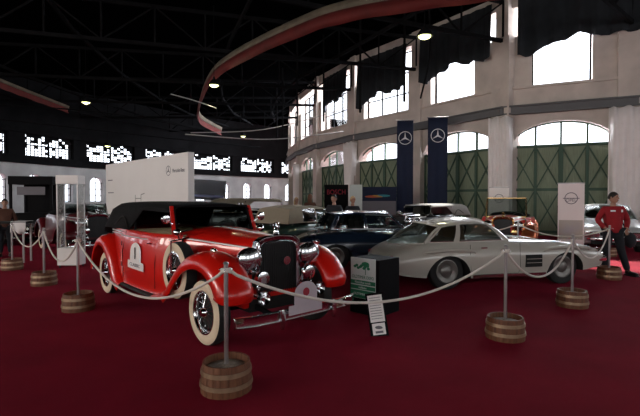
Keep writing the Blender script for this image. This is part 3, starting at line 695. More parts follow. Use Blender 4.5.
# ================================================================== SEPARATE-WING CARS
def wing(name, path, y0, hw, paint, parent, drop=0.16, n=40):
    c = cat_rom([(x, 0, z) for x, z in path], n); P = []
    for i, p in enumerate(c):
        t = (c[min(i + 1, n)] - c[max(i - 1, 0)]).normalized(); nn = Vector((-t.z, 0, t.x))
        if nn.dot(Vector((0, 0, 1))) < 0 and i < n * 0.5 and False: nn = -nn
        if i == 0: sgn = 1
        row = []
        for k in range(15):
            a = PI * k / 14; row.append((p + nn * (-drop + (drop + 0.0) * math.sin(a) ** 0.7)) + Vector((0, -hw * math.cos(a), 0)))
        P.append(row)
    return P
def vintage(name, label, loc, rz, paint, metal=M_chrome, wb=3.5, wr=0.36, top=None, group='classic cars on the carpet', sc=1, whitewall=True, hero=False, seat=M_beige, wingpaint=None, wsz=1.46):
    t = empty(name, loc, rz, label, 'car', group, sc); hf = wb / 2; wp = wingpaint or paint
    # tub: stations x, half width, bottom z, belt z
    st = [(-hf - 0.62, 0.30, 0.50, 0.72), (-hf - 0.55, 0.48, 0.42, 0.86), (-hf - 0.3, 0.62, 0.38, 1.02), (-hf + 0.1, 0.72, 0.36, 1.10), (-hf + 0.7, 0.81, 0.33, 1.12), (-0.6, 0.84, 0.33, 1.13), (0, 0.83, 0.33, 1.13), (0.45, 0.77, 0.33, 1.13), (0.75, 0.62, 0.36, 1.13)]
    NS = 40; cc = [cat_rom([(s_[0], s_[k], 0) for s_ in st], NS) for k in (1, 2, 3)]
    P = []
    for i in range(NS + 1):
        x = cc[0][i].x; w = cc[0][i].y; zb = cc[1][i].y; zt = cc[2][i].y; H = zt - zb
        ct = [(w * 0.0, zb), (w * 0.90, zb), (w * 0.975, zb + 0.05), (w * 1.0, zb + 0.45 * H), (w * 0.975, zb + 0.8 * H), (w * 0.93, zt - 0.01), (w * 0.88, zt)]
        h = [(p.x, p.y) for p in cat_rom([(a, b, 0) for a, b in ct], 18)]
        P.append([(x, -a, b) for a, b in reversed(h)] + [(x, a, b) for a, b in h[1:]])
    body = MB().grid(P); n = len(P[0])
    # decks: rear deck and scuttle
    def deck(i0, i1, rise):
        G = []
        for i in range(i0, i1 + 1):
            L_ = Vector(P[i][0]); R_ = Vector(P[i][-1]); G.append([L_.lerp(R_, k / 12) + Vector((0, 0, rise * math.sin(PI * k / 12))) for k in range(13)])
        body.grid(G)
    ir = next(i for i in range(NS + 1) if P[i][0][0] > -hf + 0.25); if_ = next(i for i in range(NS + 1) if P[i][0][0] > 0.55)
    deck(0, ir, 0.05); deck(if_, NS, 0.09)
    body.add(P[0], [tuple(range(n))])
    body.build('body', paint, t, smooth=45)
    # cabin lining and floor
    ln = MB()
    for s_ in (-1, 1): ln.box((-0.45, s_ * 0.665, 0.85), (1.9, 0.03, 0.5))
    ln.box((-0.45, 0, 0.42), (2.0, 1.3, 0.03), mi=1); ln.box((0.62, 0, 0.85), (0.03, 1.1, 0.5), mi=1)
    ln.build('door_trim', [seat, M_dark], t, smooth=0)
    for x in (-0.35, -1.25):
        s_ = MB().box((x + 0.15, 0, 0.62), (0.5, 1.2, 0.2)).box((x - 0.12, 0, 0.86), (0.14, 1.2, 0.48), R=Matrix.Rotation(-0.22, 3, 'Y')).build('seat', seat, t, bevel=0.05)
    st_ = MB().tube([(0.22 + 0.07 * math.sin(a), 0.34 + 0.2 * math.cos(a), 1.08 + 0.2 * math.sin(a)) for a in [2 * PI * k / 24 for k in range(24)]], 0.014, 6, closed=True)
    for a in (0.5, 2.6, 4.7): st_.cyl((0.22, 0.34, 1.08), (0.22 + 0.07 * math.sin(a), 0.34 + 0.2 * math.cos(a), 1.08 + 0.2 * math.sin(a)), 0.008, n=6)
    st_.cyl((0.22, 0.34, 1.08), (0.62, 0.34, 0.85), 0.02).build('steering_wheel', M_gcanvas, t)
    # bonnet
    xr = hf + 0.22; B = []
    for i in range(13):
        u = i / 12; x = 0.73 + (xr - 0.73) * u; w = 0.565 + (0.29 - 0.565) * u ** 0.9; zt = 1.215 - 0.05 * u; zb = 0.58
        ct = [(w * 1.0, zb), (w * 1.0, zb + 0.3), (w * 0.97, zt - 0.13), (w * 0.74, zt - 0.045), (w * 0.35, zt - 0.008), (0, zt)]
        h = [(p.x, p.y) for p in cat_rom([(a, b, 0) for a, b in ct], 14)]
        B.append([(x, -a, b) for a, b in h] + [(x, a, b) for a, b in reversed(h[:-1])])
    bo = MB().grid(B).build('bonnet', paint, t, smooth=50)
    MB().tube([(0.75, 0, 1.22), (xr, 0, 1.17)], 0.008, 6).build('centre_hinge', M_trim, bo)
    for s_ in (-1, 1):
        MB().tube([(0.66, s_ * 0.60, 1.10), (0.75, s_ * 0.572, 1.095), (xr, s_ * 0.297, 1.04)], 0.012, 6).build('side_moulding', M_trim, bo)
        lv = MB()
        for k in range(12):
            x = 0.95 + 0.07 * k; w = 0.565 + (0.29 - 0.565) * ((x - 0.73) / (xr - 0.73)) ** 0.9; lv.box((x, s_ * (w + 0.004), 0.84), (0.02, 0.02, 0.22))
        lv.build('louvre', paint, bo)
    # radiator
    xg = xr + 0.02
    def radout(w, z0, z1, k=1.0):
        return [(-w, z0), (-w * 1.0, z1 - 0.14), (-w * 0.93, z1 - 0.06), (-w * 0.7, z1 - 0.02), (0, z1), (w * 0.7, z1 - 0.02), (w * 0.93, z1 - 0.06), (w * 1.0, z1 - 0.14), (w, z0)]
    sh = radout(0.30, 0.50, 1.18); ins = radout(0.265, 0.53, 1.12)
    rd = MB(); A_ = [[(xg - 0.06, y, z) for y, z in sh], [(xg + 0.05, y, z) for y, z in sh], [(xg + 0.06, y * 0.95, z - 0.01) for y, z in sh], [(xg + 0.045, y, z) for y, z in ins], [(xg + 0.0, y, z) for y, z in ins]]
    rd.grid(A_); rd.tube([(xg + 0.052, y, z) for y, z in cat_rom2(sh, 30)], 0.012, 8); rd.tube([(xg + 0.05, y, z) for y, z in cat_rom2(ins, 30)], 0.007, 6)
    rad = rd.build('radiator', metal, t, smooth=30)
    gr = MB().add([(xg + 0.01, y, z) for y, z in ins], [tuple(range(len(ins)))], 0)
    for k in range(-8, 9): gr.box((xg + 0.015, k * 0.031, 0.80), (0.01, 0.006, 0.56))
    gr.build('grille', M_grille, rad, smooth=0)
    MB().lathe([(0.0, 0.06), (0.03, 0.055), (0.035, 0.02), (0.045, 0)], (xg, 0, 1.175), (0, 0, 1), 14).build('filler_cap', metal, rad)
    # ornament: ring with three spokes
    orn = MB().tube([(xg, 0.042 * math.cos(a), 1.285 + 0.042 * math.sin(a)) for a in [2 * PI * k / 20 for k in range(20)]], 0.005, 6, closed=True)
    for a in (PI / 2, PI / 2 + 2 * PI / 3, PI / 2 - 2 * PI / 3): orn.cyl((xg, 0, 1.285), (xg, 0.042 * math.cos(a), 1.285 + 0.042 * math.sin(a)), 0.006, 0.002, n=6)
    orn.build('star_ornament', metal, rad)
    # wings
    fpath = [(hf + 0.56, 0.53), (hf + 0.58, 0.64), (hf + 0.47, 0.82), (hf + 0.24, 0.97), (hf - 0.06, 1.01), (hf - 0.38, 0.93), (hf - 0.66, 0.74), (hf - 0.88, 0.53), (hf - 1.12, 0.39), (hf - 1.35, 0.345)]
    rpath = [(-hf + 0.92, 0.35), (-hf + 0.72, 0.45), (-hf + 0.52, 0.72), (-hf + 0.25, 0.93), (-hf - 0.03, 1.0), (-hf - 0.32, 0.93), (-hf - 0.54, 0.74), (-hf - 0.66, 0.5), (-hf - 0.68, 0.38)]
    for s_ in (-1, 1):
        for nm, path in (('front_wing', [(x, z) for x, z in reversed(fpath)]), ('rear_wing', list(reversed(rpath)))):
            c = cat_rom([(x, 0, z) for x, z in path], 44); R = []
            for i, p in enumerate(c):
                tg = (c[min(i + 1, 44)] - c[max(i - 1, 0)]).normalized(); nn = Vector((-tg.z, 0, tg.x))
                prof = [(-0.20, -0.10), (-0.19, -0.03), (-0.14, 0.0), (-0.05, 0.012), (0.05, 0.008), (0.12, -0.012), (0.17, -0.055), (0.19, -0.11), (0.192, -0.17)]
                flat = 1.0
                if nm == 'front_wing' and p.x < hf - 1.0: flat = 0.35
                R.append([p + nn * (b * flat) + Vector((0, s_ * (0.71 + a), 0)) for a, b in prof])
            MB().grid(R).build(nm, wp, t, smooth=60, thick=0.012)
        MB().box(((-hf + 0.9 + hf - 1.4) / 2 - 0.02, s_ * 0.79, 0.305), (wb - 2.1, 0.14, 0.04)).build('running_board', M_rubber, t, bevel=0.01)
        for sx in (hf, -hf):
            wheel(t, (sx, s_ * 0.735, wr), wr, 0.17, s_, 'wire' if whitewall else 'veteran', metal)
        # head lamps
        hx, hy, hz = xr + 0.10, s_ * 0.43, 0.925
        h = MB().lathe([(0, -0.21), (0.05, -0.19), (0.10, -0.13), (0.14, -0.03), (0.15, 0.02), (0.148, 0.04), (0.13, 0.05)], (hx, hy, hz), (1, 0, 0), 28).build('headlamp', metal, t)
        MB().lathe([(0.132, 0.045), (0.09, 0.065), (0, 0.08)], (hx, hy, hz), (1, 0, 0), 28).build('lens', M_lens, h)
        MB().cyl((hx - 0.05, hy, hz - 0.12), (hx - 0.08, hy * 0.9, 0.6), 0.02).build('lamp_bracket', metal, h)
        # horns and side lamps
        MB().lathe([(0.0, -0.10), (0.02, -0.09), (0.02, 0), (0.035, 0.04), (0.085, 0.10)], (hx + 0.14, s_ * 0.40, 0.55), (1, 0, 0), 18).build('horn', metal, t)
        MB().lathe([(0, -0.09), (0.06, -0.07), (0.09, 0.0), (0.08, 0.02), (0, 0.04)], (hx + 0.12, s_ * 0.33, 0.73), (1, 0, 0), 18).build('fog_lamp', metal, t)
        MB().ball((hf + 0.12, s_ * 0.74, 1.045), (0.07, 0.028, 0.03)).build('side_lamp', metal, t)
    # bumper: two slim bars with over-riders
    for sg, xb, nm in ((1, hf + 0.80, 'front_bumper'), (-1, -hf - 0.80, 'rear_bumper')):
        P_ = cat_rom([(xb - sg * 0.12, -0.84, 0.39), (xb - sg * 0.02, -0.6, 0.40), (xb, 0, 0.40), (xb - sg * 0.02, 0.6, 0.40), (xb - sg * 0.12, 0.84, 0.39)], 24)
        G = []
        for p in P_: G.append([p + Vector((0, 0, 0.06)), p + Vector((sg * 0.025, 0, 0.045)), p + Vector((sg * 0.015, 0, 0.0)), p + Vector((sg * 0.025, 0, -0.045)), p + Vector((0, 0, -0.06))])
        bb = MB().grid(G).build(nm, metal, t, thick=0.01)
        for s_ in (-1, 1):
            MB().tube([(xb + sg * 0.03, s_ * 0.36, 0.28), (xb + sg * 0.055, s_ * 0.36, 0.36), (xb + sg * 0.03, s_ * 0.36, 0.47)], 0.025, 8).build('over_rider', metal, bb)
            MB().bar((xb - sg * 0.02, s_ * 0.36, 0.37), (xb - sg * 0.45, s_ * 0.36, 0.42), 0.03, 0.05).build('bumper_iron', M_steel, bb)
    MB().box((0, 0, 0.40), (wb + 0.5, 0.75, 0.14)).build('chassis', M_dark, t, smooth=0)
    MB().cyl((hf, -0.65, 0.36), (hf, 0.65, 0.36), 0.035).build('front_axle', M_steel, t)
    MB().box((xg - 0.25, 0, 0.47), (0.5, 0.9, 0.2)).build('front_valance', wp, t, bevel=0.04)
    # windscreen
    fx0, fx1 = 0.60, 0.44; zt = 1.50 if top else wsz
    wsf = MB()
    for s_ in (-1, 1): wsf.bar((fx0, s_ * 0.60, 1.08), (fx1, s_ * 0.57, zt), 0.04, 0.035)
    wsf.bar((fx1, -0.58, zt), (fx1, 0.58, zt), 0.035, 0.03); wsf.bar((fx0 - 0.02, -0.60, 1.16), (fx0 - 0.02, 0.60, 1.16), 0.025, 0.03)
    wf = wsf.build('windscreen_frame', M_top if hero else metal, t)
    if hero:
        for s_ in (-1, 1): MB().bar((fx0 + 0.02, s_ * 0.635, 1.08), (fx1 + 0.02, s_ * 0.605, zt), 0.045, 0.03).build('windscreen_pillar', wp, t)
    MB().add([(fx0, -0.59, 1.12), (fx0, 0.59, 1.12), (fx1, 0.56, zt), (fx1, -0.56, zt)], [(0, 1, 2, 3)]).build('windscreen', M_glass, wf, smooth=0, thick=0.005)
    if top:
        # raised canvas hood: side rows, roof rows and rear
        arcs = []
        xs = [fx1 + 0.06, 0.2, -0.2, -0.6, -1.0, -1.4, -1.85, -2.12, -2.24, -2.26]
        zs = [1.525, 1.545, 1.555, 1.56, 1.56, 1.56, 1.55, 1.50, 1.36, 1.06]
        for x, z in zip(xs, zs):
            w = 0.60 if x > -1.4 else 0.60 - 0.03 * (-1.4 - x)
            row = []
            for k in range(17):
                a = -1 + 2 * k / 16; row.append(Vector((x, w * a, z - 0.05 * abs(a) ** 4 - (0.0 if abs(a) < 0.99 else 0.03))))
            arcs.append(row)
        hood = MB().grid(arcs)
        for s_ in (-1, 1):   # rear quarter and cant rail
            q = []
            for x, z in zip(xs, zs):
                if x > -0.87: zl = z - 0.13
                else: zl = 1.11
                zl = min(zl, z - 0.03)
                yb_ = 0.60 + (0.08 if zl < 1.2 else 0.0)
                q.append([Vector((x, s_ * 0.60 if x > -1.4 else s_ * (0.60 - 0.03 * (-1.4 - x)), z - 0.08)), Vector((x, s_ * yb_, zl))])
            hood.grid(q)
        hood.build('folding_hood', top, t, smooth=45, thick=0.012)
        for s_ in (-1, 1):
            MB().tube(cat_rom([(-1.0, s_ * 0.69, 1.14), (-1.3, s_ * 0.66, 1.32), (-1.75, s_ * 0.66, 1.16)], 12), 0.012, 6).build('landau_iron', M_dark, t)
            MB().tube([(-0.87, s_ * 0.62, 1.12), (-0.87, s_ * 0.60, 1.45)], 0.018, 6).build('window_pillar', M_top, t)
    elif not hero:
        # hood folded down behind the seats
        MB().ball((-hf + 0.25, 0, 1.16), (0.28, 0.66, 0.13)).build('folded_hood', M_top, t)
    return t

HX, HY, HR = -1.85, 6.50, math.radians(-47.8)
red = vintage('vintage_cabriolet', 'bright red vintage cabriolet with whitewall tyres and race number one on its door', (HX, HY, 0), HR, M_red, top=M_top, hero=True)
# extra parts for the red car
sp = wheel(red, (1.02, -0.745, 0.73), 0.35, 0.17, -1, 'wire', name='spare_wheel')
MB().tube([(1.02, -0.85, 0.74), (1.02, -0.85, 1.09), (1.02, -0.62, 1.12)], 0.012, 6).build('spare_clamp', M_chrome, sp).location = (-1.02, 0.745, -0.73)
sp2 = wheel(red, (1.02, 0.745, 0.73), 0.35, 0.17, 1, 'wire', name='spare_wheel')
for s_ in (-1, 1):
    m_ = MB().lathe([(0, -0.03), (0.05, -0.02), (0.065, 0.0), (0.06, 0.01), (0, 0.012)], (0.60, s_ * 0.74, 1.34), (-1, 0, 0), 18).build('wing_mirror', M_chrome, red)
    MB().tube([(0.60, s_ * 0.74, 1.34), (0.56, s_ * 0.66, 1.28), (0.55, s_ * 0.60, 1.26)], 0.009, 6).build('mirror_arm', M_chrome, m_)
    MB().ball((0.72, s_ * 0.64, 1.17), (0.07, 0.05, 0.05)).cyl((0.72, s_ * 0.64, 1.17), (0.70, s_ * 0.60, 1.08), 0.015).build('spot_lamp', M_chrome, red)
    # door seams, hinges, strips
    sm = MB(); sm2 = MB()
    sm2.tube([(0.34, s_ * 0.745, 1.10), (0.36, s_ * 0.795, 0.75), (0.33, s_ * 0.785, 0.40)], 0.005, 5)
    sm.tube([(-0.78, s_ * 0.785, 1.11), (-0.80, s_ * 0.838, 0.8), (-0.82, s_ * 0.825, 0.40)], 0.005, 5)
    sm.build('door_seam', M_dark, red); sm2.build('door_seam', M_dark, red)
    MB().tube([(-0.9, s_ * 0.81, 1.045), (0.0, s_ * 0.80, 1.045), (0.66, s_ * 0.66, 1.06)], 0.011, 6).build('belt_moulding', M_trim, red)
    for z in (1.10, 1.06):
        MB().tube([(-1.55, s_ * 0.745, z), (-0.95, s_ * 0.80, z)], 0.011, 6).build('hood_rail', M_trim, red)
    for z in (0.62, 0.93): MB().cyl((-0.80, s_ * 0.845, z - 0.035), (-0.80, s_ * 0.845, z + 0.035), 0.014).build('door_hinge', M_chrome, red)
    MB().tube([(0.16, s_ * 0.79, 1.0), (0.2, s_ * 0.83, 1.0), (0.30, s_ * 0.81, 1.0)], 0.010, 6).build('door_handle', M_chrome, red)
# number decal: arched shield over a plate, with the figure 1
def shield(parent, P, w, h, name, back):
    """P(u, v) gives a 3D point; u across, v up"""
    pts = [(-w * 0.30, 0.0)]
    pts = [(-w / 2, 0), (w / 2, 0), (w / 2, h * 0.30), (w * 0.34, h * 0.30)] + [(w * 0.34 * math.cos(a), h * 0.62 + h * 0.38 * math.sin(a)) for a in [PI * k / 12 for k in range(13)]] + [(-w * 0.34, h * 0.30), (-w / 2, h * 0.30)]
    return MB().add([P(u, v) for u, v in pts], [tuple(range(len(pts)))]).build(name, back, parent, smooth=0, thick=0.003)
for s_ in (-1, 1):
    P = lambda u, v, s_=s_: (-0.22 - s_ * u, s_ * (0.850 - 0.05 * max(0, v - 0.15)), 0.60 + v)
    dcl = shield(red, P, 0.62, 0.38, 'number_decal', M_white)
    rot = (PI / 2, 0, 0 if s_ < 0 else PI)
    text('numeral', '1', 0.24, (-0.22, s_ * 0.853, 0.82), rot, M_navy, dcl, 0.001, sx=1.5)
    text('lettering', 'CLASSIC', 0.065, (-0.22, s_ * 0.857, 0.66), rot, M_ink, dcl, 0.001, sx=1.7)
# rally plate on the front bumper
P = lambda u, v: (2.60, u, 0.40 + v)
rp = shield(red, P, 0.46, 0.33, 'rally_plate', mat('pinkish_white_plate', (0.50, 0.43, 0.47), 0.6)); rp.location = (0, -0.06, 0)
MB().disc((2.605, -0.06, 0.62), 0.045, (1, 0, 0)).build('plate_badge', M_rink, red)
MB().cyl((2.02, 0.10, 0.88), (2.07, 0.10, 0.88), 0.05, n=20).build('grille_badge', M_chrome, red)

# background separate-wing cars
vintage('open_tourer', 'black vintage open car with a thin steering wheel directly behind the red cabriolet', (-3.3, 15.4, 0), math.radians(4), M_black, wb=2.8, group='classic cars on the carpet')
vintage('maroon_tourer', 'dark maroon vintage car parked behind the tail of the red cabriolet, by the glass case', (-7.4, 13.3, 0), math.radians(-47), M_maroon, wb=2.9, seat=M_dark)
vintage('veteran_car', 'small red veteran car with brass lamps in front of the green doors', (5.8, 13.3, 0), math.radians(-118), M_red, metal=M_brass, wb=2.6, sc=0.93, whitewall=False, wsz=1.75, wingpaint=mat('red_paint_sun_glow', (0.55, 0.16, 0.07), 0.25, 0.7))  # wings: warm sun highlights put into a copper-toned paint colour
vintage('canopy_car', 'black vintage car with a grey canvas roof behind the silver coupe', (3.7, 15.2, 0), math.radians(222), M_black, wb=2.6, top=M_gcanvas, sc=0.92, seat=M_dark)
vintage('brown_top_tourer', 'black tourer with a brown canvas roof in the far third row', (-2.1, 17.7, 0), math.radians(6), M_black, wb=3.0, top=M_bcanvas, sc=1.05, seat=M_dark)
coupe('parked_car', 'pale grey classic car beyond the glass display case', (-10.25, 18.7, 0), math.radians(-88), M_silver, ST_300, CAB_NAVY)
coupe('dark_parked_car', 'black low classic car in front of the dark booth at far left', (-12.0, 15.4, 0), math.radians(-8), M_black, ST_300, CAB_NAVY)

# ================================================================== STANCHIONS AND ROPES
def stanchion(x, y, label, h=1.05, first=None):
    if first is None:
        t = empty('rope_stanchion', (x, y, 0), 0, label, 'rope stanchion', 'rope posts standing in half barrels')
        b = MB(); N = 20
        for k in range(N):
            a0 = 2 * PI * k / N + 0.012; a1 = 2 * PI * (k + 1) / N - 0.012; P = []
            for a in (a0, (a0 + a1) / 2, a1):
                P.append([((r) * math.cos(a), (r) * math.sin(a), z) for r, z in ((0.212, 0.0), (0.214, 0.05), (0.210, 0.12), (0.196, 0.245), (0.178, 0.245), (0.178, 0.18))])
            b.grid(P)
        b.lathe([(0, 0.005), (0.205, 0.005), (0.205, 0.05), (0.19, 0.24), (0.18, 0.2)], n=24)
        bar = b.build('barrel', M_wood, t, smooth=30)
        for z, r in ((0.075, 0.217), (0.175, 0.2085)):
            MB().lathe([(r, -0.018), (r + 0.005, -0.018), (r + 0.001, 0.018), (r - 0.004, 0.018)], (0, 0, z), n=32).build('hoop', M_hoop, bar)
        MB().lathe([(0.179, 0.185), (0.12, 0.20), (0.03, 0.215), (0, 0.215)], n=20).build('filling', M_fill, bar)
        MB().cyl((0, 0, 0.01), (0, 0, h), 0.019, n=14).cyl((0, 0, h - 0.055), (0, 0, h - 0.045), 0.027, n=14).lathe([(0.019, h), (0.026, h + 0.008), (0.018, h + 0.022), (0, h + 0.028)], n=14).build('post', M_alu, t)
        hk = MB()
        for a in (0, PI / 2, PI, 3 * PI / 2):
            hk.tube([(0.018 * math.cos(a) + 0.018 * math.cos(a) * (1 - math.cos(q)), 0.018 * math.sin(a) + 0.018 * math.sin(a) * (1 - math.cos(q)), h - 0.05 + 0.02 * math.sin(q)) for q in [PI * k / 8 for k in range(9)]], 0.004, 5)
        hk.build('hook', M_chrome, t)
        return t
    c = copy_tree(first); c.location = (x, y, 0); c['label'] = label; c.rotation_euler = (0, 0, random.random()); return c
SP = {}
SP['A'] = stanchion(-0.79, 3.6, 'nearest rope post, in a half barrel before the red front wheel')
for k, x, y, l in (('B', 2.14, 4.94, 'rope post in a half barrel in front of the silver coupe door'), ('C', 3.77, 6.4, 'rope post in a half barrel by the front wheel of the silver coupe'),
    ('D', 5.80, 8.6, 'rope post in a half barrel at the feet of the man in red'), ('E', -3.5, 6.2, 'rope post in a half barrel just left of the red cabriolet tail'),
    ('F', -5.15, 8.0, 'rope post in a half barrel left of the glass display case'), ('G', -7.0, 9.75, 'rope post in a half barrel at the far left edge'),
    ('H', 4.75, 10.3, 'rope post standing behind the silver coupe bonnet'), ('I', 8.05, 12.0, 'rope post in a half barrel behind the man, before the silver saloon'), ('J', 2.6, 11.9, 'rope post behind the silver coupe tail by the blue banners')):
    SP[k] = stanchion(x, y, l, first=SP['A'])
def rope(a, b, sag, label, z=1.0, r=0.014):
    pa = Vector((*SP[a].location[:2], z)); pb = Vector((*SP[b].location[:2], z)); d = (pb - pa).normalized()
    pts = []; N = 36
    for k in range(N + 1):
        t = k / N; p = pa.lerp(pb, t); s_ = 4 * t * (1 - t); pts.append(p + Vector((0, 0, -sag * s_)))
    pts[0] += d * 0.03; pts[-1] -= d * 0.03
    o = MB().tube(pts, r, 8).build('barrier_rope', M_rope, smooth=60)
    return tag(o, label, 'rope', 'white barrier ropes')
rope('A', 'E', 0.49, 'white rope sagging along the side of the red cabriolet'); rope('A', 'B', 0.42, 'white rope sagging across the red cabriolet bumper to the silver coupe')
rope('B', 'C', 0.42, 'white rope hanging in front of the silver coupe side vent'); rope('C', 'D', 0.42, 'white rope from the coupe front wheel to the man in red')
rope('E', 'F', 0.42, 'white rope hanging before the glass display case'); rope('F', 'G', 0.38, 'white rope between the two leftmost posts')
rope('H', 'D', 0.22, 'white rope behind the silver coupe nose towards the man'); rope('J', 'H', 0.30, 'white rope running behind the silver coupe roof')
# knotted coil at the top of the nearest posts
for k, l in (('A', 'white rope knot tied to the nearest post'), ('B', 'white rope knot tied to the post before the coupe door'), ('E', 'white rope knot tied to the post left of the red car')):
    p = SP[k].location
    o = MB().tube([(p.x + 0.035 * math.cos(a), p.y + 0.035 * math.sin(a), 0.985 + 0.03 * a / (4 * PI)) for a in [4 * PI * q / 30 for q in range(31)]], 0.013, 6).build('rope_knot', M_rope)
    tag(o, l, 'rope', 'rope knots on the posts')

# ================================================================== SIGNS
# black plinth with green and white poster
A0 = Vector((0.79, 5.75, 0)); dl = Vector((-0.37, 0.34, 0)).normalized(); dr = Vector((0.34, 0.37, 0)).normalized()
rzp = math.atan2(-dl.y, -dl.x)
pt = empty('poster_stand', (0.79, 5.75, 0), rzp, 'black square plinth carrying a green and white poster beside the red car', 'display stand')
# local: x from left corner to near corner is negative side; near corner at origin, left corner at x=-0.5
MB().box((-0.25, 0.26, 0.385), (0.5, 0.5, 0.77)).build('plinth', M_pblack, pt, bevel=0.006)
ps = MB().box((-0.265, 0.002, 0.50), (0.42, 0.012, 0.56)).build('poster', M_paper, pt, smooth=0)
for z0, z1 in ((0.345, 0.40), (0.415, 0.47), (0.225, 0.335)):
    MB().box((-0.265, -0.006, (z0 + z1) / 2), (0.42, 0.004, z1 - z0)).build('green_band', M_gink, ps, smooth=0)
R0 = (PI / 2, 0, 0)
text('lettering', 'OLDTIMER EXPO', 0.062, (-0.265, -0.007, 0.515), R0, M_gink, ps, 0.001, sx=0.80)
text('lettering', 'Klasszikus autók', 0.045, (-0.265, -0.010, 0.443), R0, M_paper, ps, 0.001, sx=0.9)
text('lettering', 'kiállítása', 0.04, (-0.265, -0.010, 0.372), R0, M_paper, ps, 0.001)
text('lettering', 'OLDTIMER EXPO', 0.045, (-0.265, -0.010, 0.28), R0, M_paper, ps, 0.001, sx=0.9)
pic = MB()
for k in range(9):
    pic.ball((-0.40 + 0.03 * k + 0.01 * math.sin(k * 3), -0.006, 0.66 + 0.02 * math.sin(k * 2.1)), (0.028, 0.003, 0.02), 8)
pic.box((-0.22, -0.006, 0.62), (0.008, 0.004, 0.13)); pic.ball((-0.22, -0.006, 0.70), (0.07, 0.003, 0.035), 8)
pic.build('poster_picture', M_gink, ps)
# small info board leaning on its own leg
ib = empty('info_board', (0.70, 4.98, 0), math.radians(-4), 'small black framed info sheet on a leaning stand before the poster plinth', 'sign')
RB = Matrix.Rotation(math.radians(-10), 3, 'X') @ Matrix.Rotation(math.radians(-8), 3, 'Y')
def rb(x, y, z): return RB @ Vector((x, y, z))
MB().box(rb(0, 0, 0.25), (0.21, 0.02, 0.50), R=RB).build('board', M_pblack, ib)
MB().box(rb(0, -0.012, 0.32), (0.17, 0.004, 0.31), R=RB).build('paper_sheet', M_white, ib)
MB().box(rb(0.0, -0.012, 0.085), (0.15, 0.004, 0.13), R=RB).build('photo_card', M_white, ib)
pp = MB(); pp.ball(rb(0.0, -0.015, 0.10), (0.045, 0.003, 0.022), 10).box(rb(0, -0.015, 0.05), (0.09, 0.002, 0.025), R=RB); pp.build('card_picture', M_ink, ib)
tl = MB()
for k in range(9): tl.box(rb(-0.005, -0.015, 0.445 - 0.03 * k), (0.13, 0.001, 0.006), R=RB)
tl.build('printed_lines', M_ink, ib)
MB().bar(rb(0, 0.01, 0.42), (0.0, 0.20, 0.006), 0.015).build('leg', M_pblack, ib)

def ring_logo(mb, P, r, w):
    n = 28
    mb.grid([[P(r * math.cos(a), r * math.sin(a)), P((r - w) * math.cos(a), (r - w) * math.sin(a))] for a in [2 * PI * k / n for k in range(n)]], cu=True)
def star(mb, P, r, w):
    for a in (PI / 2, PI / 2 + 2 * PI / 3, PI / 2 - 2 * PI / 3):
        tip = P(r * math.cos(a), r * math.sin(a)); l = P(w * math.cos(a + PI / 3), w * math.sin(a + PI / 3)); q = P(w * math.cos(a - PI / 3), w * math.sin(a - PI / 3)); mb.add([P(0, 0), l, tip, q], [(0, 1, 2, 3)])
# white display wall
a = Vector((-8.8, 17.7, 0)); b = Vector((-3.92, 12.8, 0)); d = b - a; L = d.length; rzw = math.atan2(d.y, d.x)
dw = empty('display_wall', a, rzw, 'long white exhibition wall with a grey star logo behind the red cabriolet', 'display wall')
pn = MB().box((L / 2, 0.1, 1.5), (L, 0.2, 3.0)).build('panel', M_white, dw, smooth=0)
lg = MB(); Pf = lambda u, v: (L - 1.28 + u, -0.006, 2.50 + v); ring_logo(lg, Pf, 0.16, 0.018); star(lg, Pf, 0.15, 0.03)
lg.build('star_logo', M_ink, dw, smooth=0, thick=0.003)
text('lettering', 'Mercedes-Benz', 0.17, (L - 0.60, -0.006, 2.48), R0, M_ink, dw, 0.002, sx=0.75)
for x, z, w in ((0.5, 2.35, 0.5), (0.55, 1.85, 0.6)):
    MB().box((x, -0.004, z), (w, 0.006, 0.035)).build('small_print', M_ink, dw, smooth=0)
ch = MB()
for a_, b_ in (((3.0, 1.75), (3.0, 1.35)), ((3.0, 1.62), (3.5, 1.62)), ((3.5, 1.75), (3.5, 1.35)), ((3.5, 1.75), (3.8, 1.8))):
    ch.bar((a_[0], -0.005, a_[1]), (b_[0], -0.005, b_[1]), 0.006, 0.03)
ch.build('line_drawing', M_gcanvas, dw, smooth=0)
# blue star banners
for x, y, w, l in ((4.22, 21.4, 0.80, 'left one of the two tall blue star banners on the right wall'), (5.62, 20.6, 0.92, 'right one of the two tall blue star banners on the right wall')):
    t = empty('star_banner', (x, y, 0), math.radians(-8), l, 'banner', 'tall blue star banners')
    P_ = [[(-w / 2 + w * k / 16, 0.03 * math.sin(k * 0.8) * (1 - q / 10), 0.95 + 4.55 * q / 10) for q in range(11)] for k in range(17)]
    bn = MB().grid(P_).build('cloth', M_blue, t, smooth=60, thick=0.01)
    MB().cyl((-w / 2 - 0.05, 0, 5.5), (w / 2 + 0.05, 0, 5.5), 0.025).build('top_rod', M_alu, t)
    MB().cyl((-w / 2, 0, 0.95), (w / 2, 0, 0.95), 0.02).build('bottom_rod', M_alu, t)
    e = MB(); Pb = lambda u, v: (u, -0.055, 4.62 + v); ring_logo(e, Pb, 0.33, 0.035); star(e, Pb, 0.31, 0.05); e.build('star_emblem', M_wink, t, smooth=0, thick=0.004)
    MB().cyl((0, 0, 5.5), (0, 0.9, 5.52), 0.02).build('wall_bracket', M_alu, t)
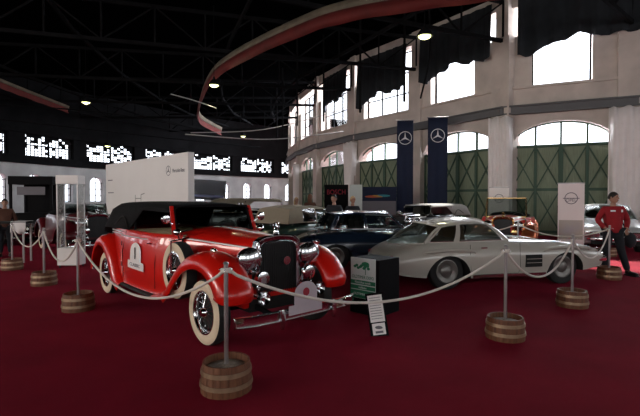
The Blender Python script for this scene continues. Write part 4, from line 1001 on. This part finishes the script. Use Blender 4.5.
# roll-up banners
for x, y, w, l in ((6.95, 16.7, 0.70, 'white roll-up banner with a ring logo left of the widest green door'), (7.18, 12.3, 0.67, 'white roll-up banner with a ring logo in front of the widest green door')):
    t = empty('roll_up_banner', (x, y, 0), math.radians(-18), l, 'banner', 'white roll-up banners with a ring logo')
    MB().box((0, 0, 1.05), (w, 0.012, 1.98)).build('sheet', M_white, t, smooth=0)
    MB().box((0, 0.0, 0.05), (w + 0.05, 0.18, 0.1)).build('base', M_alu, t, bevel=0.01)
    MB().box((0, 0.0, 2.05), (w + 0.02, 0.03, 0.03)).build('top_rail', M_alu, t)
    MB().cyl((0, 0.04, 0.1), (0, 0.02, 2.04), 0.012).build('pole', M_alu, t)
    e = MB(); Pb = lambda u, v: (u, -0.009, 1.62 + v); ring_logo(e, Pb, 0.17, 0.022); e.box((0, -0.009, 1.62), (0.42, 0.003, 0.02)); e.build('ring_logo', M_ink, t, smooth=0, thick=0.002)
    text('lettering', 'OPEL', 0.12, (0, -0.011, 1.56), R0, M_ink, t, 0.001)
    MB().box((0, -0.008, 0.72), (w * 0.9, 0.004, 0.55)).build('printed_picture', mat('pale_yellow_print', (0.5, 0.46, 0.33), 0.7, col2=(0.4, 0.4, 0.44), nscale=2), t, smooth=0)
# stand panels at the far doors
def panel(name, x, y, w, z0, z1, rz, m, label, back=True):
    t = empty(name, (x, y, 0), rz, label, 'panel', 'exhibition panels along the far doors')
    MB().box((0, 0, (z0 + z1) / 2), (w, 0.05, z1 - z0)).build('board', m, t, smooth=0)
    for s_ in (-1, 1): MB().bar((s_ * w * 0.45, 0.03, 0), (s_ * w * 0.45, 0.03, z1), 0.04).build('support', M_alu, t, smooth=0)
    return t
t = panel('exhibition_screen', 0.85, 22.5, 1.25, 0.1, 2.35, -0.1, M_pblack, 'black stand panel with red lettering behind the standing visitors')
text('lettering', 'BOSCH', 0.36, (0, -0.03, 1.95), R0, M_rink, t, 0.004, sx=0.85)
t = panel('exhibition_screen', 1.75, 21.0, 0.62, 0.9, 2.3, -0.1, M_paper, 'small plain white panel beside the red lettered one')
t = panel('exhibition_screen', 2.9, 21.3, 1.75, 0.1, 2.2, -0.1, M_blue, 'wide blue stand panel with a coloured picture left of the blue banners')
MB().box((0, -0.03, 1.15), (1.7, 0.01, 0.7)).build('pale_print', M_ink, t, smooth=0)
for k, c in enumerate(((0.4, 0.08, 0.03), (0.45, 0.25, 0.05), (0.03, 0.25, 0.3))):
    MB().ball((-0.3 + 0.25 * k, -0.035, 1.72 + 0.02 * k), (0.38, 0.006, 0.06)).build('coloured_car_print', mat('print_ink_%d' % k, c, 0.7), t)
# dark tilted billboard right of the white display wall
t = empty('billboard', (-5.6, 20.5, 0), -0.15, 'dark blue billboard panel behind the right end of the white wall', 'billboard')
MB().box((0, 0, 2.05), (2.3, 0.08, 0.95), R=Matrix.Rotation(0.06, 3, 'Y')).build('board', M_navy, t, smooth=0)
MB().box((0.1, -0.05, 1.75), (1.9, 0.02, 0.1), R=Matrix.Rotation(0.06, 3, 'Y')).build('pale_stripe', mat('pale_blue_print', (0.22, 0.25, 0.42), 0.7), t, smooth=0)
for s_ in (-1, 1): MB().bar((s_ * 1.0, 0.05, 0), (s_ * 1.0, 0.05, 1.6), 0.06).build('leg', M_steel, t, smooth=0)

# ================================================================== GLASS DISPLAY CASE
t = empty('display_case', (-5.85, 10.1, 0), 0.0, 'tall white framed glass display case left of the red cabriolet', 'display case'); t.scale = (0.8, 0.62, 1)
MB().box((0, 0, 0.26), (0.62, 0.5, 0.40)).build('base', M_white, t, bevel=0.005)
MB().box((0, 0, 2.05), (0.64, 0.52, 0.20)).build('header', M_white, t, bevel=0.005)
for sx in (-1, 1):
    for sy in (-1, 1):
        MB().box((sx * 0.295, sy * 0.235, 1.2), (0.028, 0.028, 1.5)).build('corner_post', M_alu, t)
        MB().cyl((sx * 0.25, sy * 0.2, 0.0), (sx * 0.25, sy * 0.2, 0.07), 0.025).build('foot', M_rubber, t)
for z in (0.82, 1.18, 1.52): MB().box((0, 0, z), (0.56, 0.44, 0.008)).build('glass_shelf', M_case, t, smooth=0)
MB().box((0, -0.242, 1.2), (0.56, 0.005, 1.5)).build('glass_door', M_case, t, smooth=0)
for sx in (-1, 1): MB().box((sx * 0.302, 0, 1.2), (0.005, 0.44, 1.5)).build('side_glass', M_case, t, smooth=0)
# dark booth far left
t = empty('exhibition_booth', (-12.45, 19.0, 0), 0.15, 'black framed exhibition booth at far left behind the rope posts', 'booth')
for sx in (-0.8, 0.8):
    for sy in (-0.6, 0.6): MB().box((sx, sy, 1.25), (0.09, 0.09, 2.5)).build('post', M_pblack, t, smooth=0)
MB().box((0, 0, 2.4), (1.75, 1.3, 0.35)).build('roof_frame', M_pblack, t, smooth=0)
MB().box((0, 0.62, 1.2), (1.6, 0.04, 2.2)).build('back_panel', M_pblack, t, smooth=0)
MB().box((0, -0.60, 1.95), (1.1, 0.02, 0.35)).build('front_sign', M_ink, t, smooth=0)
MB().box((0, -0.3, 0.5), (1.4, 0.5, 1.0)).build('counter', M_pblack, t, bevel=0.01)
# small table with white cloth at far left
t = empty('side_table', (-7.6, 10.9, 0.15), 0.2, 'dark side table at the far left edge carrying a white cloth', 'table')
MB().box((-0.5, 0, 0.86), (1.5, 0.5, 0.05)).build('table_top', M_dark, t, bevel=0.01)
for sx in (-1.15, 0.15):
    for sy in (-0.2, 0.2): MB().bar((sx, sy, -0.15), (sx, sy, 0.84), 0.04).build('leg', M_alu, t)
P_ = []
for k in range(13):
    x = -0.17 + 0.34 * k / 12
    P_.append([(x, 0.15, 0.895), (x, -0.25, 0.895), (x, -0.275, 0.86), (x, -0.28 - 0.012 * math.sin(k), 0.72), (x, -0.285 - 0.02 * math.sin(k * 1.3), 0.62 + 0.04 * math.sin(k * 0.6))])
cl = MB().grid(P_).build('white_napkin', M_cloth, smooth=60, thick=0.006); cl.location = (-7.55, 10.93, 0.15); cl.rotation_euler = (0, 0, 0.2)
tag(cl, 'white cloth hanging over the edge of the dark side table at far left', 'cloth')
# ================================================================== PEOPLE
def skin_mesh(name, J, E, m, parent, sub=2, root=0):
    keys = list(J); me = bpy.data.meshes.new(name); me.from_pydata([J[k][0] for k in keys], [(keys.index(a), keys.index(b)) for a, b in E], [])
    o = bpy.data.objects.new(name, me); COL.objects.link(o)
    md = o.modifiers.new('k', 'SKIN'); md.use_smooth_shade = True
    me.skin_vertices[0].data
    for i, k in enumerate(keys):
        r = J[k][1]; me.skin_vertices[0].data[i].radius = (r, r) if not isinstance(r, tuple) else r
        me.skin_vertices[0].data[i].use_root = (i == root)
    s_ = o.modifiers.new('s', 'SUBSURF'); s_.levels = sub; s_.render_levels = sub
    bpy.context.view_layer.update()
    m2 = bpy.data.meshes.new_from_object(o.evaluated_get(bpy.context.evaluated_depsgraph_get()))
    bpy.data.objects.remove(o); bpy.data.meshes.remove(me)
    m2.materials.clear(); m2.materials.append(m); m2.shade_smooth(); m2.name = name
    o = bpy.data.objects.new(name, m2); COL.objects.link(o); o.parent = parent
    return o
def join_mesh(o, mb):
    bm = bmesh.new(); bm.from_mesh(o.data); off = [bm.verts.new(v) for v in mb.v]
    for f in mb.f:
        try: fc = bm.faces.new([off[i] for i in f]); fc.smooth = True
        except ValueError: pass
    bmesh.ops.remove_doubles(bm, verts=bm.verts, dist=1e-5); bm.to_mesh(o.data); bm.free()
def person(name, loc, rz, label, coat, trousers, hair, pose=None, long_hair=False, hgt=1.75, yaw=0.0, group='visitors standing in the hall', hem=0.80):
    """faces -Y. pose: joint overrides for a 1.75 m figure"""
    t = empty(name, loc, rz, label, 'person', group, hgt / 1.75)
    J = dict(pel=(0, 0.0, 0.95), wst=(0, 0, 1.08), chs=(0, 0.0, 1.28), nck=(0, 0.01, 1.46), hed=(0, 0, 1.56),
        hpL=(-0.09, 0, 0.90), hpR=(0.09, 0, 0.90), knL=(-0.11, -0.02, 0.50), knR=(0.11, -0.02, 0.50), anL=(-0.12, 0.02, 0.09), anR=(0.12, 0.02, 0.09), toL=(-0.14, -0.15, 0.035), toR=(0.14, -0.15, 0.035),
        shL=(-0.175, 0, 1.395), shR=(0.175, 0, 1.395), elL=(-0.26, 0.03, 1.13), elR=(0.26, 0.03, 1.13), wrL=(-0.24, -0.08, 0.90), wrR=(0.24, -0.08, 0.90))
    if pose: J.update(pose)
    V = {k: Vector(v) for k, v in J.items()}
    R = dict(pel=0.145, wst=0.125, chs=0.15, nck=0.055, hed=0.06, hpL=0.10, hpR=0.10, knL=0.056, knR=0.056, anL=0.037, anR=0.037, toL=0.032, toR=0.032, shL=0.06, shR=0.06, elL=0.042, elR=0.042, wrL=0.027, wrR=0.027)
    order = ['pel', 'wst', 'chs', 'nck', 'hed', 'hpL', 'hpR', 'knL', 'knR', 'anL', 'anR', 'toL', 'toR', 'shL', 'shR', 'elL', 'elR', 'wrL', 'wrR']
    E = [('pel', 'wst'), ('wst', 'chs'), ('chs', 'nck'), ('nck', 'hed'), ('pel', 'hpL'), ('pel', 'hpR'), ('hpL', 'knL'), ('hpR', 'knR'), ('knL', 'anL'), ('knR', 'anR'), ('anL', 'toL'), ('anR', 'toR'), ('chs', 'shL'), ('chs', 'shR'), ('shL', 'elL'), ('shR', 'elR'), ('elL', 'wrL'), ('elR', 'wrR')]
    body = skin_mesh('body', {k: (V[k], R[k] * 0.78 if k in ('pel', 'wst', 'chs') else R[k]) for k in order}, E, M_skin, t)
    # head with face, ears; hands with five fingers, all joined into the body mesh
    h = MB(); hc = V['hed'] + Vector((0, -0.01, 0.075)); RH = Matrix.Rotation(yaw, 3, 'Z')
    def hp(x, y, z): return hc + RH @ Vector((x, y, z))
    P = []
    for i in range(17):
        a = PI * i / 16; row = []
        for k in range(20):
            b = 2 * PI * k / 20; x = math.sin(a) * math.cos(b) * 0.077; y = math.sin(a) * math.sin(b) * 0.098; z = math.cos(a) * 0.118
            if z < 0: x *= 1 + z * 2.2; y = y * (1 + z * 0.8) - 0.012 * (z < -0.05)
            if y < 0 and 0.0 < z < 0.03 and 0.015 < abs(x) < 0.05: y += 0.009
            row.append(hp(x, y, z))
        P.append(row)
    h.grid(P, cv=True)
    h.add([hp(-0.012, -0.092, -0.028), hp(0.012, -0.092, -0.028), hp(0, -0.095, 0.022), hp(0, -0.122, -0.022), hp(0, -0.095, -0.035)], [(0, 3, 2), (3, 1, 2), (0, 4, 3), (4, 1, 3)])
    for s_ in (-1, 1): h.ball(hp(s_ * 0.078, 0.008, 0.0), (0.012, 0.022, 0.032), 10)
    for wk, ek, s_ in (('wrL', 'elL', -1), ('wrR', 'elR', 1)):
        w_ = V[wk]; d = (w_ - V[ek]).normalized(); sd = d.cross(Vector((0, 0, 1))); sd = sd.normalized() if sd.length > 0.2 else Vector((1, 0, 0)); up = sd.cross(d)
        ac = Vector((0, -1, 0)) - d * Vector((0, -1, 0)).dot(d); ac.normalize(); th = d.cross(ac) * s_
        palm = w_ + d * 0.05
        RM = Matrix((ac, th, d)).transposed()
        h.ball(palm, (0.042, 0.017, 0.052), 12, R=RM)
        for q, (o_, ln) in enumerate(((-0.030, 0.062), (-0.010, 0.078), (0.011, 0.083), (0.031, 0.074))):
            b0 = palm + ac * o_ + d * 0.035; b1 = b0 + d * ln * 0.5 - th * 0.008; b2 = b0 + d * ln * 0.88 - th * 0.034
            h.tube([b0, b1, b2], [0.0095, 0.0085, 0.007], 6)
        b0 = palm + ac * 0.034 - d * 0.015; h.tube([b0, b0 + ac * 0.022 + d * 0.03 - th * 0.01, b0 + ac * 0.025 + d * 0.06 - th * 0.02], [0.012, 0.010, 0.008], 6)
    join_mesh(body, h)
    fc = MB()
    for s_ in (-1, 1): fc.ball(hp(s_ * 0.03, -0.083, 0.012), (0.012, 0.009, 0.007), 8)
    fc.box(hp(0, -0.093, -0.055), (0.042, 0.008, 0.006), R=RH)
    for s_ in (-1, 1): fc.box(hp(s_ * 0.03, -0.090, 0.032), (0.032, 0.008, 0.005), R=RH)
    fc.build('facial_features', M_hair, body)
    hr = MB(); P = []
    for i in range(10):
        a = PI * 0.56 * i / 9; row = []
        for k in range(20):
            b = 2 * PI * k / 20; front = max(0, -math.sin(b)); aa = a * (1 - 0.42 * front)
            row.append(hp(math.sin(aa) * math.cos(b) * 0.086, math.sin(aa) * math.sin(b) * 0.108 + 0.004, math.cos(aa) * 0.13))
        P.append(row)
    hr.grid(P, cv=True)
    if long_hair:
        hr.ball(hp(0, 0.055, -0.08), (0.095, 0.06, 0.16), 14)
    hr.build('hair', hair, t, smooth=70)
    # jacket and trousers
    jk = {k: V[k] for k in ('wst', 'pel', 'chs', 'nck', 'shL', 'shR', 'elL', 'elR', 'wrL', 'wrR')}
    jk['pel'] = V['pel'] + Vector((0, 0, hem - 0.85 - 0.03)); jk['nck'] = V['nck'] + Vector((0, 0, -0.015))
    jr = dict(wst=0.158, pel=0.165, chs=0.182, nck=0.08, shL=0.078, shR=0.078, elL=0.064, elR=0.064, wrL=0.045, wrR=0.045)
    for s_ in ('L', 'R'): jk['wr' + s_] = V['el' + s_].lerp(V['wr' + s_], 0.92)
    ja = skin_mesh('jacket', {k: (jk[k], jr[k]) for k in jk}, [('wst', 'pel'), ('wst', 'chs'), ('chs', 'nck'), ('chs', 'shL'), ('chs', 'shR'), ('shL', 'elL'), ('shR', 'elR'), ('elL', 'wrL'), ('elR', 'wrR')], coat, t)
    tk = {k: V[k] for k in ('pel', 'hpL', 'hpR', 'knL', 'knR', 'anL', 'anR')}
    trr = dict(pel=0.145, hpL=0.115, hpR=0.115, knL=0.078, knR=0.078, anL=0.066, anR=0.066)
    skin_mesh('trousers', {k: (tk[k], trr[k]) for k in tk}, [('pel', 'hpL'), ('pel', 'hpR'), ('hpL', 'knL'), ('hpR', 'knR'), ('knL', 'anL'), ('knR', 'anR')], trousers, t)
    for s_ in ('L', 'R'):
        a = V['an' + s_]; b = V['to' + s_]; d = b - a; d.z = 0; d.normalize(); rz_ = math.atan2(d.y, d.x); RM = Matrix.Rotation(rz_, 3, 'Z')
        s = MB().ball(Vector((a.x, a.y, 0.05)) + d * 0.09, (0.145, 0.05, 0.045), 14, R=RM).ball(Vector((a.x, a.y, 0.075)) + d * 0.0, (0.06, 0.045, 0.06), 12, R=RM)
        s.box(Vector((a.x, a.y, 0.014)) + d * 0.085, (0.27, 0.09, 0.028), R=RM)
        s.build('shoe', M_shoe, t)
    return t
man = person('person', (6.22, 9.12, 0), math.radians(-12), 'person in a red jacket and dark trousers standing behind a barrel post at right', M_jacket, M_jeans, M_hair, yaw=0.7, hgt=1.74,
    pose=dict(elL=(-0.29, 0.04, 1.15), elR=(0.29, 0.04, 1.15), wrL=(-0.20, -0.16, 0.98), wrR=(0.20, -0.14, 0.98), knR=(0.15, -0.04, 0.50), anR=(0.25, -0.10, 0.09), toR=(0.33, -0.26, 0.035), knL=(-0.12, 0.0, 0.5), anL=(-0.14, 0.05, 0.09), toL=(-0.16, -0.12, 0.035)))
MB().box((-0.08, -0.19, 1.36), (0.09, 0.01, 0.03)).box((0.09, -0.19, 1.36), (0.03, 0.01, 0.05)).build('jacket_print', M_wink, man, smooth=0)
bg_ = tag(MB().ball((6.62, 9.16, 0.72), (0.12, 0.10, 0.17), 14).tube([(6.56, 9.12, 0.84), (6.42, 9.16, 1.15), (6.36, 9.14, 1.42)], 0.014, 6).build('shoulder_bag', M_dcoat), 'black shoulder bag hanging at the side of the man in red', 'bag')
person('person', (-0.36, 15.55, 0), 2.6, 'person with auburn hair in a brown coat beyond the beige soft top', M_brownc, M_jeans, M_bhair, long_hair=True, hgt=1.78, yaw=0.3)
person('person', (-0.9, 16.3, 0), 0.5, 'person with blond hair in a cream coat, leftmost of the standing visitors', M_creamc, M_jeans, M_blond, long_hair=True, hgt=1.66)
person('person', (0.40, 12.2, 0), -0.4, 'person in a dark coat with short hair before the red lettered panel', M_dcoat, M_jeans, M_hair, hgt=1.72)
person('person', (0.97, 12.75, 0), 0.3, 'person with light hair in a dark coat, rightmost of the standing visitors', M_dcoat, M_jeans, M_blond, hgt=1.68)
person('person', (-8.8, 12.0, 0), 0.6, 'person in a brown coat at the far left edge of the hall', M_brownc, M_jeans, M_hair, hgt=1.60)
